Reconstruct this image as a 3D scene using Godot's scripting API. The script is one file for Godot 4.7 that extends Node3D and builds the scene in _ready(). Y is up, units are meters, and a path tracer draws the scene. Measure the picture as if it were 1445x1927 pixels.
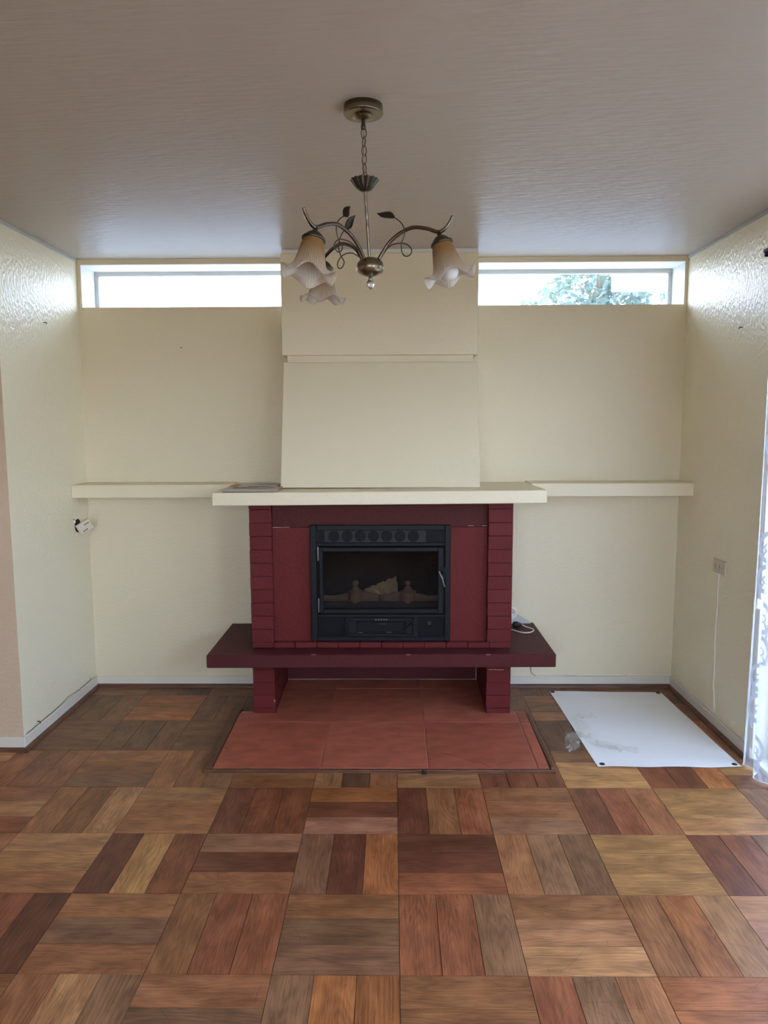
extends Node3D
# An empty living room with a red brick fireplace, a brass chandelier and parquet. Units are metres, y is up, the back wall is the plane z = 0.

const XL := -1.738
const XR := 1.581
const H := 2.4013
const TILE := 0.3517
const ROW0 := 1.206
const OUT := 0.22

var M := {}
var rng := RandomNumberGenerator.new()
var UVA := 0
var UVO := Vector2.ZERO
var used := {}


# ------------------------------------------------------------------ nodes
func numbered(called: String) -> String:
	if not used.has(called):
		used[called] = 0
		return called
	used[called] += 1
	return "%s_%03d" % [called, used[called]]


func obj(called: String, st, material: Material, parent: Node = self) -> MeshInstance3D:
	var o := MeshInstance3D.new()
	o.mesh = st if st is Mesh else st.commit()
	o.material_override = null
	for i in o.mesh.get_surface_count():
		o.set_surface_override_material(i, material)
	if parent == self:
		o.name = numbered(called)
	else:
		var n := 0
		var nm := called
		while parent.has_node(nm):
			n += 1
			nm = "%s_%03d" % [called, n]
		o.name = nm
	parent.add_child(o, true)
	return o


func thing(called: String, label: String, category: String, at := Vector3.ZERO, group := "") -> Node3D:
	var o := Node3D.new()
	o.name = numbered(called)
	add_child(o)
	o.position = at
	return tag(o, label, category, group)


func tag(o: Node3D, label: String, category: String, group := "") -> Node3D:
	o.set_meta("label", label)
	o.set_meta("category", category)
	if group != "":
		o.set_meta("group", group)
	return o


func struct(called: String, st, material: Material, label: String, category: String) -> MeshInstance3D:
	var o := obj(called, st, material)
	tag(o, label, category)
	o.set_meta("kind", "structure")
	return o


func part(called: String, parent: Node, at := Vector3.ZERO) -> Node3D:
	var o := Node3D.new()
	o.name = called
	parent.add_child(o, true)
	o.position = at
	return o


# ------------------------------------------------------------------ meshes
func mb() -> SurfaceTool:
	var st := SurfaceTool.new()
	st.begin(Mesh.PRIMITIVE_TRIANGLES)
	return st


func uv_of(p: Vector3, n: Vector3) -> Vector2:
	var a := n.abs()
	var d := 0
	if a.y >= a.x and a.y >= a.z:
		d = 1
	elif a.z >= a.x:
		d = 2
	var u := UVA
	if u == d:
		u = (d + 1) % 3
	var v := 3 - u - d
	return Vector2(p[u], p[v]) + UVO


func poly(st: SurfaceTool, pts: Array, hint: Vector3) -> void:
	var c: Vector3 = (pts[1] - pts[0]).cross(pts[2] - pts[0])
	if c.length() < 1e-12:
		return
	var n := c.normalized()
	var q := pts.duplicate()
	if n.dot(hint) > 0.0:
		q.reverse()
	else:
		n = -n
	for i in range(1, q.size() - 1):
		for k in [0, i, i + 1]:
			st.set_normal(n)
			st.set_uv(uv_of(q[k], n))
			st.add_vertex(q[k])


# a box with chamfered edges, placed by a transform or bent by a function of the point
func cbox(st: SurfaceTool, c: Vector3, s: Vector3, b := 0.002, xf := Transform3D(), warp = null) -> void:
	var h := s / 2.0
	b = minf(b, minf(h.x, minf(h.y, h.z)) * 0.9)
	var at := func(sx, sy, sz, face):
		var p := Vector3(sx * h.x, sy * h.y, sz * h.z)
		for k in 3:
			if k != face:
				p[k] -= signf(p[k]) * b
		p = xf * (p + c)
		return warp.call(p) if warp != null else p
	for a in 3:
		for sg in [-1.0, 1.0]:
			var pts := []
			for k in [[-1, -1], [1, -1], [1, 1], [-1, 1]]:
				var t := Vector3.ZERO
				t[a] = sg
				t[(a + 1) % 3] = k[0]
				t[(a + 2) % 3] = k[1]
				pts.append(at.call(t.x, t.y, t.z, a))
			var hint := Vector3.ZERO
			hint[a] = sg
			poly(st, pts, xf.basis * hint)
	if b < 1e-5:
		return
	for a in 3:
		var u := (a + 1) % 3
		var v := (a + 2) % 3
		for su in [-1.0, 1.0]:
			for sv in [-1.0, 1.0]:
				var t := Vector3.ZERO
				t[u] = su
				t[v] = sv
				var lo := t
				lo[a] = -1
				var hi := t
				hi[a] = 1
				poly(st, [at.call(lo.x, lo.y, lo.z, u), at.call(hi.x, hi.y, hi.z, u), at.call(hi.x, hi.y, hi.z, v), at.call(lo.x, lo.y, lo.z, v)], xf.basis * t)
	for sx in [-1.0, 1.0]:
		for sy in [-1.0, 1.0]:
			for sz in [-1.0, 1.0]:
				poly(st, [at.call(sx, sy, sz, 0), at.call(sx, sy, sz, 1), at.call(sx, sy, sz, 2)], xf.basis * Vector3(sx, sy, sz))


func box(lo: Vector3, hi: Vector3, b := 0.002) -> SurfaceTool:
	var st := mb()
	cbox(st, (lo + hi) / 2.0, hi - lo, b)
	return st


func add_box(st: SurfaceTool, lo: Vector3, hi: Vector3, b := 0.002) -> void:
	cbox(st, (lo + hi) / 2.0, hi - lo, b)


# a smooth grid of points [row][column]; both normals come from neighbours
func grid(st: SurfaceTool, g: Array, close_u := false, uvs := Vector2.ONE, flip := false, colors = null) -> void:
	var rows := g.size()
	var cols: int = g[0].size()
	var nor := []
	for i in rows:
		var line := []
		for j in cols:
			var j0 := (j - 1 + cols) % cols if close_u else maxi(j - 1, 0)
			var j1 := (j + 1) % cols if close_u else mini(j + 1, cols - 1)
			var du: Vector3 = g[i][j1] - g[i][j0]
			var dv: Vector3 = g[mini(i + 1, rows - 1)][j] - g[maxi(i - 1, 0)][j]
			if du.length() < 1e-9:
				du = g[mini(i + 1, rows - 1)][j1] - g[mini(i + 1, rows - 1)][j0] if i == 0 else g[maxi(i - 1, 0)][j1] - g[maxi(i - 1, 0)][j0]
			var n := dv.cross(du).normalized()
			line.append(-n if flip else n)
		nor.append(line)
	var last := cols if close_u else cols - 1
	for i in rows - 1:
		for j in last:
			var jn := (j + 1) % cols
			var quad := [[i, j, j], [i, jn, j + 1], [i + 1, jn, j + 1], [i + 1, j, j]]
			var order := [0, 1, 2, 0, 2, 3]
			var face: Vector3 = (g[i][jn] - g[i][j]).cross(g[i + 1][jn] - g[i][j])
			if face.length() < 1e-14:
				face = (g[i + 1][jn] - g[i][j]).cross(g[i + 1][j] - g[i][j])
			if face.dot(nor[i][j] + nor[i + 1][jn] + nor[i][jn] + nor[i + 1][j]) > 0.0:
				order = [0, 2, 1, 0, 3, 2]
			for k in order:
				var q: Array = quad[k]
				st.set_normal(nor[q[0]][q[1]])
				st.set_uv(Vector2(float(q[2]) / (cols if close_u else cols - 1), float(q[0]) / (rows - 1)) * uvs + UVO)
				if colors != null:
					st.set_color(colors.call(float(q[0]) / (rows - 1), float(q[2]) / cols))
				st.add_vertex(g[q[0]][q[1]])


func lathe(st: SurfaceTool, prof: Array, seg := 32, xf := Transform3D(), shape = null) -> void:
	var g := []
	for i in prof.size():
		var line := []
		for j in seg:
			var a := TAU * j / seg
			var r: float = prof[i][0]
			var y: float = prof[i][1]
			if shape != null:
				var m = shape.call(a, float(i) / (prof.size() - 1))
				r *= m.x
				y += m.y
			line.append(xf * Vector3(cos(a) * r, y, sin(a) * r))
		g.append(line)
	grid(st, g, true)


# a smooth curve through the points
func curve(pts: Array, steps := 6, closed := false) -> Array:
	var out := []
	var n := pts.size()
	var spans := n if closed else n - 1
	for i in spans:
		var p0: Vector3 = pts[(i - 1 + n) % n] if closed else pts[maxi(i - 1, 0)]
		var p1: Vector3 = pts[i]
		var p2: Vector3 = pts[(i + 1) % n]
		var p3: Vector3 = pts[(i + 2) % n] if closed else pts[mini(i + 2, n - 1)]
		for k in steps:
			out.append(p1.cubic_interpolate(p2, p0, p3, float(k) / steps))
	if not closed:
		out.append(pts[n - 1])
	return out


func tube(st: SurfaceTool, path: Array, r, seg := 8, closed := false) -> void:
	var g := []
	var n := path.size()
	var side := Vector3.ZERO
	for i in n:
		var a: Vector3 = path[(i - 1 + n) % n] if closed else path[maxi(i - 1, 0)]
		var b: Vector3 = path[(i + 1) % n] if closed else path[mini(i + 1, n - 1)]
		var t := (b - a).normalized()
		if side == Vector3.ZERO:
			side = t.cross(Vector3(0.31, 0.17, 0.93)).normalized()
		side = (side - t * side.dot(t)).normalized()
		var up := t.cross(side)
		var rad: float = r if r is float else r[i]
		var line := []
		for j in seg:
			var w := TAU * j / seg
			line.append(path[i] + (side * cos(w) + up * sin(w)) * rad)
		g.append(line)
	if closed:
		g.append(g[0])
	else:
		var s := []
		var e := []
		for j in seg:
			s.append(path[0])
			e.append(path[n - 1])
		g.push_front(s)
		g.append(e)
	grid(st, g, true)


# ------------------------------------------------------------------ materials and computed textures
func srgb(r: float, g: float, b: float) -> Color:
	return Color(r / 255.0, g / 255.0, b / 255.0)


func mat(c: Color, rough := 0.6, metal := 0.0) -> StandardMaterial3D:
	var m := StandardMaterial3D.new()
	m.albedo_color = c
	m.roughness = rough
	m.metallic = metal
	return m


func noise(freq: float, sd: int, octaves := 3) -> FastNoiseLite:
	var n := FastNoiseLite.new()
	n.noise_type = FastNoiseLite.TYPE_SIMPLEX_SMOOTH
	n.seed = sd
	n.frequency = freq
	n.fractal_octaves = octaves
	return n


func noise_tex(freq: float, sd: int, normal := false, strength := 4.0, size := 512, octaves := 3) -> NoiseTexture2D:
	var t := NoiseTexture2D.new()
	t.width = size
	t.height = size
	t.seamless = true
	t.noise = noise(freq, sd, octaves)
	t.as_normal_map = normal
	t.bump_strength = strength
	return t


func relief(m: StandardMaterial3D, t: Texture2D, strength: float, scale: Vector3) -> void:
	m.normal_enabled = true
	m.normal_texture = t
	m.normal_scale = strength
	m.uv1_triplanar = true
	m.uv1_world_triplanar = true
	m.uv1_scale = scale


func wood_image(w: int, h: int, sd: int) -> Image:
	var im := Image.create(w, h, false, Image.FORMAT_RGB8)
	var warp := noise(0.004, sd, 2)
	var fine := noise(0.05, sd + 1, 3)
	var pore := noise(0.11, sd + 2, 1)
	var blot := noise(0.006, sd + 3, 3)
	for y in h:
		for x in w:
			var wv := warp.get_noise_2d(x * 0.32, y * 2.2)
			var ring := 0.5 + 0.5 * sin((y * 0.05 + wv * 26.0))
			var f := fine.get_noise_2d(x * 0.035, y * 2.6)
			var p := pore.get_noise_2d(x * 0.09, y * 3.0)
			var b := blot.get_noise_2d(x * 0.7, y * 1.6)
			var v := 0.85 + 0.08 * (ring - 0.5) + 0.10 * f + 0.17 * b
			if p > 0.42:
				v -= (p - 0.42) * 0.5
			v = clampf(v, 0.25, 1.0)
			im.set_pixel(x, y, Color(v, v * (0.985 + 0.03 * b), v * (0.97 + 0.05 * b)))
	var r := RandomNumberGenerator.new()
	r.seed = sd + 9
	for k in 80:
		var p := Vector2(r.randf() * w, r.randf() * h)
		var a := r.randf() * TAU
		var bend := r.randf_range(-0.006, 0.006)
		var dark := r.randf() < 0.7
		for s in int(r.randf_range(30, 260)):
			p += Vector2(cos(a), sin(a))
			a += bend
			var xi := posmod(int(p.x), w)
			var yi := posmod(int(p.y), h)
			var c := im.get_pixel(xi, yi)
			im.set_pixel(xi, yi, c * 0.72 if dark else c.lerp(Color.WHITE, 0.16))
	for k in 240:
		var x0 := r.randi() % w
		var y0 := r.randi() % h
		for s in r.randi_range(2, 7):
			var xi := (x0 + s) % w
			im.set_pixel(xi, y0, im.get_pixel(xi, y0) * 0.5)
	return im


func mottle_image(w: int, h: int, sd: int, freq: float, amount: float, sx := 1.0, sy := 1.0) -> Image:
	var im := Image.create(w, h, false, Image.FORMAT_RGB8)
	var n := noise(freq, sd, 4)
	for y in h:
		for x in w:
			var v := clampf(1.0 - amount * (0.5 - 0.9 * n.get_noise_2d(x * sx, y * sy)), 0.0, 1.0)
			im.set_pixel(x, y, Color(v, v, v))
	return im


func lace_image(w: int, h: int) -> Image:
	var im := Image.create(w, h, false, Image.FORMAT_RGBA8)
	for y in h:
		for x in w:
			var u := float(x) / w
			var v := float(y) / h
			var a := 0.46
			# a column of linked loops, each with two leaves under it
			for q in [Vector2(0.5, 0.16), Vector2(0.5, 0.40), Vector2(0.0, 0.66), Vector2(1.0, 0.66), Vector2(0.0, 0.90), Vector2(1.0, 0.90)]:
				var d := Vector2((u - q.x) * 1.9, (v - q.y) * 3.4)
				var l := d.length()
				if absf(l - 0.34) < 0.06:
					a = maxf(a, 0.95)
				if absf(Vector2(d.x * 1.0, d.y * 1.7).length() - 0.15) < 0.035:
					a = maxf(a, 0.92)
				if d.y > 0.1 and d.y < 0.55 and absf(absf(d.x) - (0.10 + 0.9 * (d.y - 0.1) * (0.65 - d.y) * 2.0)) < 0.045:
					a = maxf(a, 0.93)
			if absf(fposmod(u + 0.03 * sin(v * TAU * 2.0), 0.5) - 0.25) < 0.022:
				a = maxf(a, 0.62)
			if (x % 4 == 0) or (y % 4 == 0):
				a += 0.05
			im.set_pixel(x, y, Color(1, 1, 1, minf(a, 0.98)))
	return im


func holes_image(n: int) -> Image:
	var im := Image.create(n, n, false, Image.FORMAT_RGBA8)
	# 8 by 4 hexagonal rows of holes
	for y in n:
		for x in n:
			var best := 9.0
			var row := floori(float(y) / n * 8.0)
			for rr in [row - 1, row, row + 1]:
				var cy: float = (rr + 0.5) / 8.0
				var off: float = 0.0 if posmod(rr, 2) == 0 else 0.5
				var cx: float = (roundf(float(x) / n * 7.0 - off) + off) / 7.0
				best = minf(best, Vector2((float(x) / n - cx) * 7.0, (float(y) / n - cy) * 7.0).length())
			im.set_pixel(x, y, Color(1, 1, 1, 0.0 if best < 0.37 else 1.0))
	return im


func tex(im: Image) -> ImageTexture:
	return ImageTexture.create_from_image(im)


func materials() -> void:
	var grain := noise_tex(0.05, 11, true, 6.0)
	var peel := noise_tex(0.03, 12, true, 6.0)
	var brush := noise_tex(0.03, 13, true, 5.0)

	M.cream = mat(srgb(229, 214, 181), 0.42)
	relief(M.cream, grain, 0.30, Vector3(6.0, 2.2, 6.0))
	M.side = mat(srgb(243, 233, 202), 0.36)
	relief(M.side, peel, 0.5, Vector3(3.2, 1.9, 3.2))
	M.paper = mat(srgb(212, 184, 154), 0.6)
	relief(M.paper, grain, 0.6, Vector3(9.0, 1.6, 9.0))
	M.hood = mat(srgb(230, 215, 182), 0.4)
	relief(M.hood, peel, 0.10, Vector3(1.2, 1.2, 1.2))
	M.ceiling = mat(srgb(189, 178, 166), 0.34)
	M.ceiling.metallic_specular = 0.40
	relief(M.ceiling, brush, 0.22, Vector3(0.45, 2.0, 2.6))
	M.white = mat(srgb(222, 213, 196), 0.45)
	relief(M.white, peel, 0.15, Vector3(4, 4, 4))
	M.plain_white = mat(srgb(228, 224, 214), 0.4)
	M.reveal = mat(srgb(232, 234, 234), 0.5)
	M.frame = mat(srgb(190, 190, 182), 0.55)
	relief(M.frame, peel, 0.5, Vector3(9, 9, 9))
	M.glass = mat(Color(0.93, 0.97, 1.0, 0.06), 0.02)
	M.glass.transparency = BaseMaterial3D.TRANSPARENCY_ALPHA

	M.red = mat(srgb(100, 38, 36), 0.5)
	relief(M.red, peel, 0.22, Vector3(2.6, 2.6, 2.6))
	M.red_brick = []
	for k in 3:
		var m := mat(srgb(97 + k * 2, 37 + k, 37 + k), 0.5)
		relief(m, peel, 0.30, Vector3(3.0 + k, 3.0, 3.0 + k))
		m.metallic_specular = 0.25
		M.red_brick.append(m)
	M.red_dark = mat(srgb(82, 38, 38), 0.5)
	relief(M.red_dark, peel, 0.2, Vector3(2.2, 2.2, 2.2))
	M.soot = mat(srgb(80, 38, 34), 0.6)
	relief(M.soot, peel, 0.3, Vector3(2.6, 2.6, 2.6))
	for m in [M.red, M.red_dark, M.soot]:
		m.metallic_specular = 0.25
	M.chip = mat(srgb(205, 180, 172), 0.7)

	var tile_im := tex(mottle_image(512, 512, 31, 0.012, 0.16, 0.6, 1.2))
	M.tile = []
	for k in 3:
		var m := mat([srgb(182, 98, 72), srgb(175, 95, 71), srgb(187, 103, 78)][k], 0.42)
		m.albedo_texture = tile_im
		m.uv1_scale = Vector3(1.6, 1.6, 1)
		m.uv1_offset = Vector3(0.3 * k, 0.17 * k, 0)
		M.tile.append(m)
	M.grout = mat(srgb(176, 128, 104), 0.8)
	M.grout_dark = mat(srgb(70, 44, 36), 0.85)

	var wood := tex(wood_image(1536, 768, 5))
	M.wood = {}
	var tones := {
		"l": srgb(198, 140, 94), "m": srgb(176, 115, 74), "y": srgb(198, 142, 88), "o": srgb(188, 116, 68), "r": srgb(162, 95, 63),
		"d": srgb(130, 76, 52), "g": srgb(154, 108, 76), "p": srgb(188, 130, 96), "n": srgb(144, 98, 64), "k": srgb(120, 82, 56),
	}
	for t in tones:
		for k in 3:
			var c: Color = tones[t]
			var f: float = [0.93, 1.0, 1.06][k]
			var m := mat(Color(c.r * f, c.g * f * [1.0, 0.985, 1.01][k], c.b * f * [0.97, 1.0, 1.0][k]), 0.4)
			m.albedo_texture = wood
			m.uv1_scale = Vector3(0.75, 1.5, 1)
			m.metallic_specular = 0.45
			M.wood[t + str(k)] = m
	M.trim = mat(srgb(116, 78, 54), 0.45)
	M.trim.albedo_texture = wood
	M.trim.uv1_scale = Vector3(0.8, 2.0, 1)
	M.under = mat(srgb(46, 32, 24), 0.9)

	M.iron = mat(srgb(25, 26, 28), 0.5)
	M.iron_dark = mat(srgb(18, 19, 21), 0.55)
	M.iron_edge = mat(srgb(120, 120, 122), 0.35, 0.8)
	M.vent = mat(srgb(96, 94, 92), 0.5)
	M.holes = mat(srgb(26, 27, 30), 0.5)
	M.holes.albedo_texture = tex(holes_image(224))
	M.holes.transparency = BaseMaterial3D.TRANSPARENCY_ALPHA_SCISSOR
	M.holes.alpha_scissor_threshold = 0.5
	M.holes.uv1_scale = Vector3(24.0, 24.0, 1)
	for m in [M.iron, M.iron_dark, M.vent, M.holes]:
		m.metallic_specular = 0.3
	M.void = mat(srgb(10, 10, 10), 0.9)
	M.smoked = mat(Color(0.02, 0.016, 0.014, 0.30), 0.04)
	M.smoked.metallic_specular = 0.2
	M.smoked.transparency = BaseMaterial3D.TRANSPARENCY_ALPHA
	M.chamber = mat(srgb(54, 40, 31), 0.85)
	relief(M.chamber, peel, 0.5, Vector3(3, 3, 3))
	M.rust = mat(srgb(128, 97, 74), 0.7)
	relief(M.rust, peel, 0.6, Vector3(9, 9, 9))
	M.news = mat(srgb(206, 180, 142), 0.8)

	M.brass = mat(srgb(132, 122, 102), 0.27, 0.95)
	M.brass_dark = mat(srgb(84, 78, 68), 0.36, 0.9)
	M.chrome = mat(srgb(165, 156, 146), 0.2, 1.0)
	M.leaf = mat(srgb(70, 66, 60), 0.42, 0.8)
	M.shade = mat(Color.WHITE, 0.28)
	M.shade.vertex_color_use_as_albedo = true
	M.shade.backlight_enabled = true
	M.shade.backlight = Color(1.0, 1.0, 1.0)
	M.shade.cull_mode = BaseMaterial3D.CULL_DISABLED
	M.bulb = mat(srgb(236, 236, 232), 0.25)
	M.bulb.backlight_enabled = true
	M.bulb.backlight = Color(0.6, 0.6, 0.6)
	M.crystal = mat(Color(0.97, 0.98, 1.0, 0.04), 0.03)
	M.crystal.refraction_enabled = true
	M.crystal.refraction_scale = 0.05
	M.cable_tan = mat(srgb(176, 142, 118), 0.6)

	M.lace = mat(srgb(208, 216, 230), 0.8)
	M.lace.albedo_texture = tex(lace_image(256, 512))
	M.lace.transparency = BaseMaterial3D.TRANSPARENCY_ALPHA
	M.lace.cull_mode = BaseMaterial3D.CULL_DISABLED
	M.lace.backlight_enabled = true
	M.lace.backlight = Color(0.6, 0.6, 0.6)

	M.sheet = mat(srgb(243, 241, 237), 0.5)
	M.film = mat(Color(0.85, 0.85, 0.83, 0.14), 0.10)
	M.film.transparency = BaseMaterial3D.TRANSPARENCY_ALPHA
	M.film.cull_mode = BaseMaterial3D.CULL_DISABLED
	M.black = mat(srgb(24, 24, 25), 0.5)
	M.socket = mat(srgb(238, 229, 212), 0.4)
	M.socket_old = mat(srgb(214, 200, 176), 0.4)
	M.hole = mat(srgb(16, 14, 12), 0.9)
	M.card = mat(srgb(176, 138, 104), 0.6)
	M.gloss_dark = mat(srgb(58, 62, 58), 0.25)
	M.gloss_pale = mat(srgb(222, 222, 218), 0.35)
	M.steel = mat(srgb(150, 148, 142), 0.4, 0.9)
	M.bronze = mat(srgb(118, 106, 94), 0.22, 1.0)

	M.leaves = mat(srgb(44, 68, 62), 0.6)
	M.leaves.cull_mode = BaseMaterial3D.CULL_DISABLED
	M.leaves.backlight_enabled = true
	M.leaves.backlight = Color(0.3, 0.36, 0.3)
	M.bark = mat(srgb(110, 96, 82), 0.9)
	M.render = mat(srgb(150, 156, 160), 0.8)
	M.wall_out = mat(srgb(104, 110, 110), 0.9)
	M.lawn = mat(srgb(128, 122, 108), 0.95)


func _ready() -> void:
	rng.seed = 7
	# camera
	var cam := Camera3D.new()
	cam.name = "camera"
	add_child(cam)
	cam.position = Vector3(-0.01591, 1.49286, 4.11660)
	var yaw := 0.012161
	var pitch := 0.115712
	var roll := -0.003626
	var r := Vector3(cos(yaw), 0, -sin(yaw))
	var f := Vector3(-sin(yaw), 0, -cos(yaw))
	var f2 := f * cos(pitch) - Vector3.UP * sin(pitch)
	var u2 := Vector3.UP * cos(pitch) + f * sin(pitch)
	var r3 := r * cos(roll) + u2 * sin(roll)
	var u3 := u2 * cos(roll) - r * sin(roll)
	cam.basis = Basis(r3, u3, -f2)
	cam.fov = 69.647
	cam.near = 0.05
	cam.current = true
	# sky and exposure
	var we := WorldEnvironment.new()
	we.name = "environment"
	add_child(we)
	var e := Environment.new()
	we.environment = e
	e.background_mode = Environment.BG_SKY
	var sky := Sky.new()
	var sm := ProceduralSkyMaterial.new()
	sm.sky_top_color = Color(0.75, 0.85, 1.0)
	sm.sky_horizon_color = Color(0.88, 0.94, 1.0)
	sm.ground_horizon_color = Color(0.78, 0.78, 0.76)
	sm.ground_bottom_color = Color(0.6, 0.58, 0.55)
	sm.sky_energy_multiplier = 3.0
	sm.ground_energy_multiplier = 2.0
	sky.sky_material = sm
	e.sky = sky
	e.tonemap_mode = Environment.TONE_MAPPER_LINEAR
	e.tonemap_exposure = 1.33
	e.sdfgi_enabled = true
	e.ssao_enabled = true
	e.ssil_enabled = true

	# the sun stands high over the left of the house and reaches the garden only
	var sun := DirectionalLight3D.new()
	sun.name = "sun"
	add_child(sun)
	sun.basis = Basis.looking_at(Vector3(0.52, -0.85, 0.06))
	sun.light_color = Color(1.0, 0.94, 0.84)
	sun.light_energy = 8.0
	sun.light_angular_distance = 0.5
	sun.shadow_enabled = true
	sun.sky_mode = DirectionalLight3D.SKY_MODE_LIGHT_ONLY

	materials()
	room()
	parquet()
	outside()
	hearth()
	surround()
	stove()
	shelves()
	chandelier()
	curtain()
	floor_things()
	wall_things()


# ------------------------------------------------------------------ the room
func room() -> void:
	struct("floor", box(Vector3(-4.3, -0.15, -OUT), Vector3(XR + 0.2, -0.010, 6.5), 0.0), M.under, "worn wooden block parquet floor of the whole room", "floor")
	struct("ceiling", box(Vector3(-4.3, H, -OUT), Vector3(XR + 0.2, H + 0.15, 6.5), 0.0), M.ceiling, "white glossy painted ceiling with brush marks above the chandelier", "ceiling")

	var st := mb()
	var top := H
	add_box(st, Vector3(XL - 0.2, -0.15, -OUT), Vector3(XR + 0.2, 2.145, 0), 0.0)
	add_box(st, Vector3(XL - 0.2, 2.374, -OUT), Vector3(XR + 0.2, top, 0), 0.0)
	add_box(st, Vector3(XL - 0.2, 2.145, -OUT), Vector3(-1.716, 2.374, 0), 0.0)
	add_box(st, Vector3(-0.50, 2.145, -OUT), Vector3(0.36, 2.374, 0), 0.0)
	add_box(st, Vector3(1.566, 2.145, -OUT), Vector3(XR + 0.2, 2.374, 0), 0.0)
	struct("wall_back", st, M.cream, "cream textured back wall behind the fireplace with two slot windows", "wall")

	struct("wall_left", box(Vector3(-1.9, -0.15, -OUT), Vector3(XL, H, 0.849), 0.0), M.side, "white side wall left of the fireplace", "wall")
	st = mb()
	add_box(st, Vector3(-4.3, -0.15, 0.65), Vector3(-1.9, H, 0.854), 0.0)
	add_box(st, Vector3(-1.9, -0.15, 0.849), Vector3(XL - 0.0005, H, 0.854), 0.0)
	struct("wall_left_front", st, M.paper, "beige ribbed wall strip at the left edge facing the room", "wall")

	st = mb()
	var w0 := 0.965
	var w1 := 3.5
	add_box(st, Vector3(XR, -0.15, -OUT), Vector3(XR + 0.2, H, w0), 0.0)
	add_box(st, Vector3(XR, 2.25, w0), Vector3(XR + 0.2, H, w1), 0.0)
	add_box(st, Vector3(XR, -0.15, w0), Vector3(XR + 0.2, 0.02, w1), 0.0)
	add_box(st, Vector3(XR, -0.15, w1), Vector3(XR + 0.2, H, 3.9), 0.0)
	add_box(st, Vector3(XR, -0.15, 3.9), Vector3(XR + 0.2, 1.0, 5.8), 0.0)
	add_box(st, Vector3(XR, 2.25, 3.9), Vector3(XR + 0.2, H, 5.8), 0.0)
	add_box(st, Vector3(XR, -0.15, 5.8), Vector3(XR + 0.2, H, 6.5), 0.0)
	struct("wall_right", st, M.side, "cream textured wall right of the fireplace beside the lace curtain", "wall")
	st = mb()
	add_box(st, Vector3(-4.3, -0.15, 6.3), Vector3(XR + 0.2, 1.1, 6.5), 0.0)
	add_box(st, Vector3(-4.3, 2.2, 6.3), Vector3(XR + 0.2, H, 6.5), 0.0)
	add_box(st, Vector3(-4.3, 1.1, 6.3), Vector3(-1.4, 2.2, 6.5), 0.0)
	add_box(st, Vector3(0.6, 1.1, 6.3), Vector3(XR + 0.2, 2.2, 6.5), 0.0)
	struct("wall_rear", st, M.cream, "wall behind the viewer with a wide window", "wall")
	struct("wall_far_left", box(Vector3(-4.5, -0.15, 0.65), Vector3(-4.3, H, 6.5), 0.0), M.cream, "left end wall of the wider part of the room", "wall")

	# slot windows: frame pieces and a pane at the outer face
	slot_window("window_1", -1.716, -0.50, "narrow slot window left of the chimney, blown out white sky", [-1.716])
	slot_window("window_2", 0.36, 1.566, "narrow slot window right of the chimney with tree and white eave outside", [1.566])

	# the balcony door opening behind the curtain
	var w := Node3D.new()
	w.name = numbered("window_3")
	add_child(w)
	w.set_meta("kind", "structure")
	tag(w, "tall garden window behind the white lace curtain", "window")
	for z in [w0 + 0.03, 2.2, w1 - 0.03]:
		obj("frame_post", box(Vector3(XR + 0.08, 0.02, z - 0.03), Vector3(XR + 0.13, 2.25, z + 0.03)), M.plain_white, w)
	for y in [0.05, 2.22]:
		obj("frame_rail", box(Vector3(XR + 0.08, y - 0.03, w0), Vector3(XR + 0.13, y + 0.03, w1)), M.plain_white, w)
	for k in 2:
		var z0 := [w0 + 0.06, 2.23][k] as float
		var z1 := [2.17, w1 - 0.06][k] as float
		obj("pane", box(Vector3(XR + 0.103, 0.08, z0), Vector3(XR + 0.107, 2.19, z1), 0.0), M.glass, w)

	# white baseboards with a dark wooden quarter round in front
	var base := func(called, lo, hi, label):
		UVA = 0 if (hi.x - lo.x) > (hi.z - lo.z) else 2
		struct(called, box(lo, hi, 0.004), M.white, label, "baseboard")
	base.call("baseboard_back", Vector3(XL, 0.012, 0.0), Vector3(-0.735, 0.063, 0.012), "white painted baseboard under the back wall left of the fireplace")
	base.call("baseboard_back_right", Vector3(0.583, 0.012, 0.0), Vector3(XR, 0.061, 0.012), "white painted baseboard under the back wall right of the fireplace")
	base.call("baseboard_left", Vector3(XL, 0.012, 0.012), Vector3(XL + 0.012, 0.066, 0.866), "white painted baseboard of the left side wall")
	base.call("baseboard_left_front", Vector3(-4.3, 0.012, 0.854), Vector3(XL + 0.0118, 0.066, 0.866), "white painted baseboard under the beige wall strip at left")
	base.call("baseboard_right", Vector3(XR - 0.012, 0.012, 0.012), Vector3(XR, 0.062, w0), "white painted baseboard of the right wall below the outlet")
	var quarter := func(called, a, b, inward, label):
		var q := mb()
		var along: Vector3 = (b - a)
		var g := []
		for k in 7:
			var t := PI / 2 * k / 6
			g.append([a + inward * 0.017 * cos(t) + Vector3.UP * 0.022 * sin(t), b + inward * 0.017 * cos(t) + Vector3.UP * 0.022 * sin(t)])
		grid(q, g, false, Vector2(along.length(), 0.04))
		poly(q, [a, a + inward * 0.017, a + inward * 0.013 + Vector3.UP * 0.015, a + Vector3.UP * 0.022], -along)
		poly(q, [b, b + inward * 0.017, b + inward * 0.013 + Vector3.UP * 0.015, b + Vector3.UP * 0.022], along)
		struct(called, q, M.trim, label, "trim")
	quarter.call("trim_1", Vector3(XL + 0.012, -0.004, 0.012), Vector3(-0.735, -0.004, 0.012), Vector3(0, 0, 1), "dark wooden quarter round at the foot of the back wall, left part")
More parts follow.
